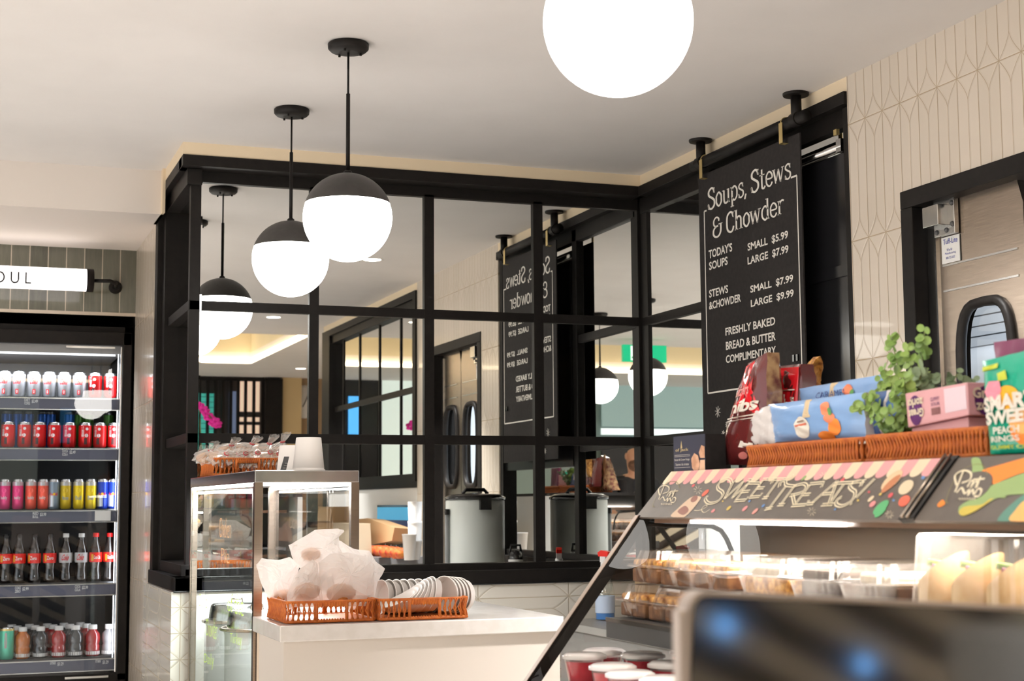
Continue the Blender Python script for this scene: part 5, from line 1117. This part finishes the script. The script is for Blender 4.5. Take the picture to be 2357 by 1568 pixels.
# ================================================================== far side of the room (seen in the mirrors)
YB = -4.93
def dbl(px, py, Y):
    p = ony(px, py, 2*MIR-Y); return Vector((2*MX-p.x, Y, p.z))
def seg(mb, x0, x1, z0, z1, m, y=YB, d=.02): mb.box(x0, x1, y-.1, y+d, z0, z1, m)
bm = MB(); m_tan = mat('tan_wall', (.62,.46,.24), .7); m_teal = mat('teal_grey_wall', (.26,.33,.31), .5); m_brn = mat('brown_wall', (.30,.20,.11), .7)
bm.box(-6, 1.9, YB-.3, YB-.1, 0, ZC, m_teal); bm.box(1.9, 6, YB-.3, YB-.1, 0, ZC, mat('dark_corridor', (.05,.042,.038), .6))
struct(bm.build('wall_far'))
bm = MB(); bm.box(6, 6.1, -5.3, .17, 0, ZC, m_brn); struct(bm.build('wall_far_side'))
bm = MB(); bm.box(3.0, 6, .1, .17, 0, ZC, m_tan); struct(bm.build('wall_return'))
zt = miry(560, 868, YB).z; xs = lambda px, py=930: miry(px, py, YB).x
bm = MB(); seg(bm, xs(646), xs(690), 0, ZC, m_tan, YB, .1); struct(bm.build('trim_4'))
bm = MB(); seg(bm, xs(690), 5.6, 0, ZC, m_brn, YB, .04); struct(bm.build('wall_far_brown'))
t = thing('column', 'black square column beside the slatted screen, seen in the left mirrors', 'column', ((xs(606)+xs(645))/2, YB, 0))
b = MB(); b.box(xs(606), xs(645), YB-.1, YB+.14, 0, ZC-.02, M_blk); b.build('shaft', t); b = MB(); b.box(xs(606)-.01, xs(645)+.01, YB-.1, YB+.15, 0, .1, M_blk); b.build('base', t)
t = thing('slatted_screen', 'black vertical slat screen with shopfront glow behind, seen in the left mirrors', 'screen', (xs(525), YB, 0))
b = MB(); b.box(xs(440), xs(606), YB, YB+.06, zt-.05, zt, M_blk); b.box(xs(440), xs(606), YB, YB+.06, .0, .08, M_blk); b.build('frame', t)
for px in (458,477,495,512,530,547,564,583,602): b = MB(); b.box(xs(px)-.016, xs(px)+.016, YB+.01, YB+.05, .05, zt-.02, M_blk); b.build('slat', t)
t = thing('lit_shopfront', 'glowing peach shop panel behind the slat screen, seen in the left mirrors', 'shopfront', ((xs(548)+xs(612))/2, YB-.09, 0))
b = MB(); b.box(xs(549), xs(600), YB-.09, YB-.07, 0, miry(560, 872, YB).z, mat('peach_glow', (.8,.6,.5), .6, emit=(1,.70,.50), es=.75)); b.build('panel', t)
b = MB(); z1_, z2_ = miry(570,947,YB).z, miry(570,960,YB).z; b.box(xs(549), xs(600), YB-.07, YB-.06, z2_, z1_, M_grey); z1_, z2_ = miry(570,970,YB).z, miry(570,978,YB).z; b.box(xs(549), xs(600), YB-.07, YB-.06, z2_, z1_, M_grey); b.build('rail', t)
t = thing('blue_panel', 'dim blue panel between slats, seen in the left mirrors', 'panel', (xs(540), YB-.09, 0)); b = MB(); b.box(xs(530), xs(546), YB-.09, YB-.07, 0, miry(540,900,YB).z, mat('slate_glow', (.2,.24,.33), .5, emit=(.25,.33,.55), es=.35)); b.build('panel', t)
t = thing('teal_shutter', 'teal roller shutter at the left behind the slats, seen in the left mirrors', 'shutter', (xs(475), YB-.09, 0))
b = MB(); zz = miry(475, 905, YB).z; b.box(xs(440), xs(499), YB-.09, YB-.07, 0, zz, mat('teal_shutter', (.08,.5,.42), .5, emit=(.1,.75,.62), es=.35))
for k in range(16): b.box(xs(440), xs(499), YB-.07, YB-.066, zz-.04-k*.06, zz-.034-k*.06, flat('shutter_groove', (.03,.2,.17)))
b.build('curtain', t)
p = miry(702, 925, YB+.05); t = thing('wall_clock', 'large white oval wall clock seen in the left mirrors', 'clock', (p.x, YB+.04, p.z))
b = MB(); T = Matrix.Translation((p.x, YB+.045, p.z)) @ Matrix.Rotation(math.pi/2, 4, 'X') @ Matrix.Diagonal((.62,1,1,1)); b.lathe([(.0001,-.004),(.19,-.004),(.2,-.03),(.2,0)], M_pw, (0,0,0), 36, T @ Matrix.Rotation(math.pi,4,'X'), caps=False); b.build('face', t)
b = MB(); b.tube([(p.x,YB+.07,p.z),(p.x+.04,YB+.07,p.z+.1)], .006, M_blk, 6); b.tube([(p.x,YB+.07,p.z),(p.x-.03,YB+.07,p.z-.06)], .006, M_blk, 6); b.build('hand', t)
# storefront seen in the band mirrors and corner mirrors
def pane(nm, lab, a, c, Y, m, fr=True):
    A, C = dbl(a[0], a[1], Y), dbl(c[0], c[1], Y); x0, x1 = sorted((A.x, C.x)); z0, z1 = sorted((A.z, C.z)); z0 = max(z0, .02)
    t = thing(nm, lab, 'shopfront', ((x0+x1)/2, Y, z0))
    b = MB(); b.box(x0, x1, Y-.03, Y, z0, z1, m); b.build('panel', t)
    if fr:
        b = MB(); b.box(x0-.02, x1+.02, Y-.03, Y+.02, z1, z1+.03, M_blk); b.box(x0-.02, x0, Y-.03, Y+.02, z0, z1, M_blk); b.box(x1, x1+.02, Y-.03, Y+.02, z0, z1, M_blk); b.build('frame', t)
    return t
pane('lit_window', 'pale lit shop window reflected in the long mirror band', (878,850), (975,1100), YB, mat('pale_window_glow', (.6,.66,.62), .4, emit=(.80,.92,.86), es=.62))
pane('lit_window', 'bright blue lit window reflected in the long mirror band', (803,912), (829,1000), YB+.02, mat('blue_window_glow', (.1,.4,.8), .4, emit=(.08,.45,1), es=.9), False)
pane('dark_doorway', 'dark doorway beside the blue window, reflected in the long mirror band', (758,872), (877,1100), YB-.03, M_blk2)
pane('lit_window', 'teal grey shop window with a white strip, reflected at the mirror corner', (1385,884), (1640,985), YB, mat('teal_window_glow', (.25,.34,.33), .4, emit=(.36,.50,.48), es=.45), False)
pane('light_strip', 'white strip light under the teal window, reflected at the mirror corner', (1385,986), (1640,1003), YB+.01, mat('white_strip_glow', (.8,.85,.85), .4, emit=(.85,.97,1), es=1.0), False)
pane('dark_counter_front', 'dark counter front below the strip light, reflected at the mirror corner', (1385,1006), (1640,1300), YB+.01, mat('dark_front', (.03,.028,.03), .6), False)
# hanging exit sign
A, C = dbl(1432,768,.07), dbl(1532,810,.07); x0, x1 = sorted((A.x, C.x)); zc_ = min((A.z+C.z)/2, ZC-.13); hh = abs(A.z-C.z)/2
t = thing('exit_sign', 'green running-man exit sign under the ceiling, reflected at the mirror corner', 'exit sign', ((x0+x1)/2, .07, zc_+hh))
b = MB(); b.box(x0, x1, .05, .09, zc_-hh, zc_+hh, mat('exit_green', (0,.35,.16), .4, emit=(0,.50,.24), es=.7)); b.build('box', t)
b = MB(); b.tube([((x0+x1)/2,.07,zc_+hh),((x0+x1)/2,.07,ZC)], .008, M_blk); b.build('hanger', t)
b = MB(); m_ = mat('exit_white', (.9,1,.95), .4, emit=(.8,1,.92), es=.9); xm = (x0+x1)/2; yy = .0915
xm += .065
b.box(xm-.035, xm+.075, .09, .091, zc_-hh*.85, zc_+hh*.85, m_)
for P in ([(-.005,.2),(.012,.0)],[(.012,.0),(.045,-.6)],[(.012,.0),(-.02,-.3),(-.03,-.7)],[(-.005,.2),(.03,.1)],[(-.005,.2),(-.028,.0)]): b.tube([(xm+.02+q[0], .0925, zc_+q[1]*hh) for q in P], .005, flat('exit_figure', (0,.3,.14)), 5)
b.sphere((xm+.008,.0925,zc_+.45*hh), .008, flat('exit_figure', (0,.3,.14)), 8, 6); b.build('running_figure', t)
# soup counter, urn, bottles
t = thing('back_counter', 'low grey counter under the corner mirrors holding the urn and spray bottles', 'counter', (2.63, 5.23, 0))
b = MB(); b.box(2.40, 2.845, 4.42, 6.045, .735, .765, mat('grey_laminate', (.33,.32,.30), .4)); b.build('worktop', t, bevel=.003); b = MB(); b.box(2.43, 2.845, 4.44, 6.03, 0, .735, mat('grey_cabinet', (.25,.24,.23), .5)); b.build('body', t)
UX, UY = 2.605, 4.72; t = thing('soup_urn', 'tall white round urn with a black lid, seen in the mirrors', 'urn', (UX, UY, .765))
b = MB(); b.lathe([(.15,.768),(.155,.775),(.155,1.265),(.15,1.275)], mat('urn_white', (.86,.90,.87), .35), (UX,UY,0), 40); b.build('body', t)
b = MB(); b.lathe([(.16,1.272),(.162,1.285),(.13,1.30),(.0001,1.308)], M_blk2, (UX,UY,0), 40, caps=False); b.box(UX-.03,UX+.03,UY+.15,UY+.175,1.22,1.285,M_blk2); b.tube([(UX-.07,UY,1.303),(UX-.05,UY,1.325),(UX+.05,UY,1.325),(UX+.07,UY,1.303)], .010, M_blk2); b.build('lid', t)
b = MB(); b.tube([(UX-.165,UY+.03,.86),(UX-.165,UY+.03,1.20)], .011, mat('gauge_grey', (.35,.36,.37), .2), 10); b.tube([(UX-.165,UY+.03,1.195),(UX-.165,UY+.03,1.225)], .014, M_blk2, 10); b.tube([(UX-.165,UY+.03,.80),(UX-.165,UY+.03,.87)], .014, M_blk2, 10); b.build('sight_gauge', t)
t = thing('water_bottle', 'white bottle with a black loop cap beside the urn, seen in the mirrors', 'bottle', (2.73, 4.99, .766))
b = MB(); b.lathe([(.036,.767),(.038,.775),(.038,.965),(.03,.98)], M_pw, (2.73,4.99,0), 24); b.build('body', t); b = MB(); b.lathe([(.036,.966),(.036,1.0),(.026,1.012)], M_blk2, (2.73,4.99,0), 24); b.tube([(2.70,4.99,1.0),(2.705,4.99,1.04),(2.755,4.99,1.04),(2.76,4.99,1.0)], .007, M_blk2); b.build('cap', t)
b = MB(); b.sphere((2.53,5.12,.83), .085, noisy('khaki_cloth', (.20,.19,.12), (.27,.26,.17), 20, .9, bump=.4), 24, 14, (1.0,1.3,.82)); b.sphere((2.64,5.16,.825), .08, MATS['khaki_cloth'], 24, 14, (1,1.2,.8)); tag(b.build('cloth_bag', org=(2.58,5.14,.766)), 'slumped khaki cloth bag behind the water bottle, seen in the mirrors', 'bag')
M_sp = glassmat('bottle_clear', (.93,.97,.97), 1.3, .03, .08)
for i, (x, y, rz, l) in enumerate(((2.59, 5.93, .35, 'clear spray bottle with a red trigger, standing against the mirrors'),)):
    t = thing('spray_bottle', l, 'spray bottle', (x, y, .766)); M_ = Matrix.Translation((x,y,.766)) @ Matrix.Rotation(rz,4,'Z')
    b = MB(); b.lathe([(.036,.001),(.041,.01),(.041,.11),(.036,.135),(.022,.19),(.014,.205),(.013,.215)], M_sp, seg=28, M=M_); b.build('body', t)
    b = MB(); b.lathe([(.0385,.004),(.0385,.055)], mat('blue_cleaner', (.02,.18,.55), .1), seg=24, M=M_); b.build('liquid', t)
    b = MB(); cylband(b, .0415, .03, .10, flat('spray_label', (.55,.66,.85))); b.v = [M_ @ v for v in b.v]; b.build('label', t)
    b = MB(); b.lathe([(.017,.212),(.017,.235),(.014,.24)], M_pw, seg=18, M=M_); b.box(-.012,.012,-.016,.016,.238,.262,M_pw,M_); b.build('collar', t)
    b = MB(); mr = mat('trigger_red', (.8,.02,.01), .3); b.prism([(-.012,-.03,.262),(-.012,.026,.262),(-.012,.03,.278),(-.012,.01,.288),(-.012,-.034,.282)], (.024,0,0), mr, M_); b.tube([(0,-.024,.262),(0,-.034,.24),(0,-.05,.205)], .0045, mr, 8, M=M_); b.build('trigger', t)
b = MB(); b.box(2.75,2.83,5.9,5.98,.767,.93,flat('kraft_card',(.55,.38,.22))); b.build; tag(b.build('cardboard_box', org=(2.79,5.94,.767)), 'small kraft cardboard box in the mirror corner behind the slanted post', 'box')
# side counter under the mirror band
t = thing('side_counter', 'grey counter under the long mirror band, seen in the mirrors', 'counter', (2.6, 1.8, 0))
b = MB(); b.box(2.36,2.85,.5,3.12,.875,.925,mat('dark_stone',(.13,.13,.135),.35)); b.build('worktop', t); b = MB(); b.box(2.40,2.85,.52,3.10,0,.875,mat('beige_panel',(.55,.46,.34),.5)); b.build('body', t)
SX = 2.55; ZS = .926
for i, (px, py, r) in enumerate(((858,1262,.036),(872,1258,.038),(886,1260,.040),(899,1256,.038),(911,1260,.039),(921,1258,.036))):
    p = mirx(px, py, SX+.02*(i % 2)); t = thing('apple', 'red apple in the mirrored counter pile, %s from the left' % ORD[i], 'apple', (p.x, p.y, ZS), 'red apples on the side counter')
    b = MB(); b.lathe([(.0001,.004),(r*.5,0),(r*.9,r*.5),(r,r*1.0),(r*.85,r*1.6),(r*.4,r*1.82),(.0001,r*1.65)], noisy('apple_skin',(.55,.03,.02),(.75,.30,.06),18,.3), (p.x,p.y,ZS), 20, caps=False); b.build('fruit', t)
    b = MB(); b.tube([(p.x,p.y,ZS+r*1.66),(p.x+.004,p.y,ZS+r*2.1)], .0015, M_grey, 5); b.build('stem', t)
for i, (px, ptop, n_, l) in enumerate(((942,1230,1,'single white paper cup beside the apples, seen in the mirrors'),(955,1155,3,'tall stack of white cups right of the single cup, seen in the mirrors'))):
    p = mirx(px, 1275, SX+.05*i); zt_ = mirx(px, ptop, SX+.05*i).z; h_ = zt_-ZS; b = MB(); pr = []
    k = max(1, n_); b.lathe([(.030,0),(.041,h_*(.95 if n_ == 1 else .3)),(.043,h_*(.96 if n_ == 1 else .31)),(.043,h_*(1 if n_ == 1 else .34))]+([(.038,h_*.35),(.042,h_*.62),(.044,h_*.66),(.038,h_*.67),(.042,h_*.96),(.043,h_)] if n_ > 1 else []), M_paper, (p.x,p.y,ZS), 24); tag(b.build('paper_cup', org=(p.x,p.y,ZS)), l, 'cup', 'white cups on the side counter')
M_kr = flat('kraft_paper', (.62,.40,.20), .7)
for i, (a, c, X, l) in enumerate((((733,1200),(782,1275),2.50,'wide kraft takeaway box, lower of the mirrored stack'),((748,1168),(780,1199),2.50,'small kraft takeaway box on top of the mirrored stack'),((782,1205),(828,1280),2.45,'pale paper takeaway bag beside the kraft boxes'))):
    A, C = mirx(*a, X), mirx(*c, X); y0, y1 = sorted((A.y, C.y)); z0 = ZS if i != 1 else mirx(750,1199,2.5).z; z1 = A.z
    b = MB(); b.prism([(X-.06,y0,z0),(X+.08,y0,z0),(X+.065,y0+.01,z1),(X-.045,y0+.01,z1)], (0,y1-y0,0), M_kr if i < 2 else flat('cream_paper',(.8,.66,.48),.7)); b.box(X-.05,X+.07,y0+.01,y1,z1,z1+.004,M_kr if i < 2 else flat('cream_paper',(.8,.66,.48),.7)); tag(b.build('takeaway_box', org=(X,(y0+y1)/2,z0)), l, 'takeaway box', 'takeaway boxes on the side counter')
P_ = [mirx(*q, 2.60) for q in ((826,1195),(845,1193),(908,1215),(902,1245),(850,1255),(826,1240))]
b = MB(); b.prism([Vector(q) for q in P_], (.12,0,-.01), flat('kraft_tray', (.66,.42,.22), .7)); tag(b.build('kraft_tray', org=(2.66,P_[0].y,ZS)), 'slanted kraft tray leaning behind the apples, seen in the mirrors', 'tray')
A, C = mirx(872,1163,2.84), mirx(958,1252,2.84); y0, y1 = sorted((A.y,C.y))
t = thing('wall_monitor', 'wall monitor with a blue screen above the side counter, seen in the mirrors', 'monitor', (2.85,(y0+y1)/2,max(C.z,ZS)))
b = MB(); b.box(2.828,2.858,y0,y1,max(C.z,ZS+.01),A.z,M_blk2); b.build('housing', t); b = MB(); b.box(2.824,2.829,y0+.015,y1-.015,max(C.z,ZS+.01)+.015,A.z-.015,mat('screen_blue',(.05,.25,.4),.3,emit=(.05,.36,.62),es=.7)); b.box(2.822,2.825,y0+.05,y1-.09,max(C.z,ZS+.01)+.015,A.z-.10,mat('screen_dark',(.02,.03,.08),.3,emit=(.02,.03,.09),es=.6)); b.build('screen', t)
# till station and orchid seen in the lowest left mirror pane
t = thing('till_terminal', 'tablet till glowing blue on a stand, seen in the left mirrors', 'till', (1.86, .9, 0)); X_ = miry(650,1185,.9)
b = MB(); b.box(1.5,2.2,.3,.95,0,.95,mat('till_counter',(.10,.085,.075),.5)); b.build('stand_counter', t)
b = MB(); b.tube([(X_.x,.9,.95),(X_.x,.9,X_.z-.03)], .018, M_brass); b.lathe([(.08,.951),(.075,.962)], M_blk, (X_.x,.9,0), 24); b.build('pole', t)
b = MB(); b.box(X_.x-.14,X_.x+.13,.90,.925,X_.z-.09,X_.z+.09,M_blk); b.build('tablet', t); b = MB(); b.box(X_.x-.13,X_.x+.12,.925,.93,X_.z-.08,X_.z+.08,mat('till_screen',(.4,.6,.75),.3,emit=(.42,.70,.9),es=.9)); b.build('screen', t)
p = miry(470,955,-.3); t = thing('orchid', 'magenta orchid spray, seen at the lower left of the mirrors', 'plant', (p.x, -.3, 0)); mp = flat('orchid_magenta',(.75,.02,.35))
b = MB()
for k in range(9):
    c = Vector((p.x-.05+.02*k, -.3+random.uniform(-.03,.03), p.z+.08-.022*k+random.uniform(-.02,.02)))
    for q in range(5):
        a = 2*math.pi*q/5+k; b.sphere(c+Vector((.022*math.cos(a),0,.022*math.sin(a))), .020, mp, 8, 6, (1,.3,.8))
b.build('flowers', t); b = MB(); b.tube([Vector(q) for q in spline([(p.x+.02,-.3,.98),(p.x-.03,-.3,p.z-.1),(p.x-.06,-.3,p.z+.1),(p.x+.1,-.3,p.z-.08)],6)], .005, flat('stem_green',(.16,.2,.06)), 6); b.build('stem', t)
b = MB(); b.lathe([(.10,.0),(.11,.5),(.15,.95),(.15,1.0)], M_pw, (p.x+.02,-.3,0), 24); b.build('pot', t)
# person standing behind the camera, seen at the mirror corner
hp = dbl(1459, 1056, -.63); PX = hp.x; HZ = hp.z; PY = -.63; sc_ = HZ/1.62
PE = thing('person', 'bald bearded person in a black t-shirt looking down, reflected at the mirror corner', 'person', (PX, PY, 0))
sk = noisy('skin', (.62,.33,.22), (.58,.30,.19), 20, .5); tee = mat('black_tshirt', (.012,.012,.014), .8); jn = mat('dark_trousers', (.03,.035,.05), .8)
def skin_body(nm, V, E_, m, root=0):
    me = bpy.data.meshes.new(nm); me.from_pydata([(v[0]*sc_, v[1]*sc_, v[2]*sc_) for v in V], E_, []); me.materials.append(m); o = bpy.data.objects.new(nm, me); SC.collection.objects.link(o); o.parent = PE
    sm = o.modifiers.new('skin', 'SKIN'); sm.use_smooth_shade = True
    for i, v in enumerate(V): me.skin_vertices[0].data[i].radius = (v[3]*sc_, v[4]*sc_) if len(v) > 4 else (v[3]*sc_, v[3]*sc_)
    me.skin_vertices[0].data[root].use_root = True; s_ = o.modifiers.new('sub', 'SUBSURF'); s_.levels = 2; s_.render_levels = 2; return o
for fn in (0,):
    V = [(0,0,.95,.15,.11),(0,0,1.12,.14,.10),(0,0,1.32,.165,.11),(0,0,1.42,.12,.08),(0,.012,1.48,.058),(0,.02,1.56,.078,.09),(0,.03,1.645,.086,.10),(0,.02,1.72,.066,.08),
         (.19,0,1.40,.055),(.25,.02,1.14,.042),(.20,.22,1.06,.033),(.15,.28,1.07,.028),(-.19,0,1.40,.055),(-.25,.02,1.14,.042),(-.20,.22,1.06,.033),(-.15,.28,1.07,.028),
         (.10,0,.88,.09),(.11,.01,.50,.062),(.11,-.01,.10,.042),(.11,.12,.045,.035),(-.10,0,.88,.09),(-.11,.01,.50,.062),(-.11,-.01,.10,.042),(-.11,.12,.045,.035)]
    E_ = [(0,1),(1,2),(2,3),(3,4),(4,5),(5,6),(6,7),(3,8),(8,9),(9,10),(10,11),(3,12),(12,13),(13,14),(14,15),(0,16),(16,17),(17,18),(18,19),(0,20),(20,21),(21,22),(22,23)]
for hs in (1, -1):      # fingers and thumb rooted in the palm
    base = (hs*.15, .28, 1.07)
    for k in range(4):
        V.append((base[0]-hs*(.012-.016*k*.6), base[1]+.045, base[2]+.008, .0095)); V.append((base[0]-hs*(.012-.016*k*.6), base[1]+.075-.004*abs(k-1), base[2]-.008, .008)); n_ = len(V); E_ += [(11 if hs > 0 else 15, n_-2), (n_-2, n_-1)]
    V.append((base[0]-hs*.03, base[1]+.01, base[2]+.02, .011)); V.append((base[0]-hs*.045, base[1]+.035, base[2]+.02, .009)); n_ = len(V); E_ += [(11 if hs > 0 else 15, n_-2), (n_-2, n_-1)]
skin_body('body', V, E_, sk)
V2 = [(0,0,.96,.158,.118),(0,0,1.12,.15,.11),(0,0,1.32,.175,.12),(0,0,1.42,.128,.088),(.20,0,1.40,.066),(.235,.012,1.24,.056),(-.20,0,1.40,.066),(-.235,.012,1.24,.056)]
skin_body('tshirt', V2, [(0,1),(1,2),(2,3),(3,4),(4,5),(3,6),(6,7)], tee)
V3 = [(0,0,.96,.155,.115),(.10,0,.86,.10),(.11,.01,.50,.072),(.11,-.01,.10,.055),(-.10,0,.86,.10),(-.11,.01,.50,.072),(-.11,-.01,.10,.055)]
skin_body('trousers', V3, [(0,1),(1,2),(2,3),(0,4),(4,5),(5,6)], jn)
def hd(x, y, z): return (x*sc_+PX, y*sc_+PY, z*sc_)
b = MB(); b.sphere(hd(0,.062,1.56), .086*sc_, noisy('beard', (.12,.06,.035), (.20,.10,.06), 60, .9), 20, 12, (.95,.85,.75)); b.build('beard', PE)
b = MB(); b.sphere(hd(0,.125,1.645), .018*sc_, sk, 10, 8, (.7,1.1,1.3))
for s_ in (1,-1): b.sphere(hd(s_*.085,.02,1.64), .026*sc_, sk, 10, 8, (.4,.8,1.2))
b.build('nose_and_ears', PE)
b = MB()
for s_ in (1,-1): b.sphere(hd(s_*.032,.112,1.672), .012*sc_, M_pw, 10, 8); b.sphere(hd(s_*.032,.121,1.670), .006*sc_, M_blk2, 8, 6)
b.build('eyes', PE); b = MB(); b.sphere(hd(0,.122,1.60), .02*sc_, flat('lips', (.45,.15,.12)), 10, 6, (1.1,.5,.3)); b.build('mouth', PE)
# ================================================================== till display close to the camera
t = thing('till_display', 'dark till screen in a pale metal housing, blurred close to the camera', 'till screen', (.95, 1.16, .9))
TL_, BL_ = ony(1600,1372,1.10), ony(1632,1640,1.10)
tz = TL_.z; tx = TL_.x; W_, H_ = .40, .27
Rm = Matrix.Translation((tx, 1.10, tz)) @ Matrix.Rotation(math.radians(0), 4, 'X') @ Matrix.Rotation(math.radians(4), 4, 'Y')
def rrect(x0, x1, z0, z1, r, y):
    out = []
    for cx_, cz_, a0 in ((x1-r,z1-r,0),(x0+r,z1-r,90),(x0+r,z0+r,180),(x1-r,z0+r,270)):
        for k in range(6): a = math.radians(a0+18*k); out.append((cx_+r*math.cos(a), y, cz_+r*math.sin(a)))
    return out
b = MB(); b.prism([Rm @ Vector(q) for q in rrect(-.004, W_, -H_, .004, .014, .002)], (Rm.to_3x3() @ Vector((0,.02,0))), mat('pale_housing', (.55,.47,.42), .35, .3)); b.build('housing', t)
b = MB(); b.prism([Rm @ Vector(q) for q in rrect(0, W_-.004, -H_+.004, 0, .012, 0)], (Rm.to_3x3() @ Vector((0,.004,0))), mat('screen_glass', (.005,.004,.003), .08, ior=2.25)); b.build('screen', t)
b = MB(); b.box(tx-.016, tx-.005, 1.098, 1.112, tz-.30, tz-.010, mat('pale_housing', (.55,.47,.42))); b.build('side_reader', t, bevel=.004)
b = MB(); b.tube([(tx+.2,1.13,tz-.2),(tx+.2,1.2,tz-.30),(tx+.2,1.2,0)], .03, M_steel2, 16); b.lathe([(.16,0),(.16,.02)], M_steel2, (tx+.2,1.2,0), 24); b.build('stand', t)
# timber slats made up to put mirrored stripes in the till display
t = thing('added_slats', 'added slanted timber slats that give the stripes mirrored in the till screen', 'divider', (2.6,-1.4,0))
b = MB(); ms = noisy('pale_timber', (.80,.70,.54), (.70,.60,.46), 8, .6)
for k in range(13): b.prism([(.1+.34*k+2.1-1.6,-1.4,0),(.1+.34*k+2.25-1.6,-1.4,0),(.1+.34*k+.15-1.6,-1.4,1.05),(.1+.34*k-1.6,-1.4,1.05)], (0,.04,0), ms)
for px, py in ((1665,1440),(1985,1530)):
    q = ony(px, py, 2*1.10+1.34); lm = MB(); lm.sphere((q.x,-1.33,q.z), .030, mat('blue_lamp', (.2,.5,1), .3, emit=(.15,.45,1), es=7), 16, 10, (1,.4,1)); lm.build('blue_lamp', t)
b.build('slats', t); b = MB(); b.box(-1.5,6,-1.42,-1.35,1.05,1.10,M_matblk); b.box(-1.5,6,-1.46,-1.43,0,1.05,mat('dark_brown_board',(.035,.02,.014),.6)); b.build('frame', t)
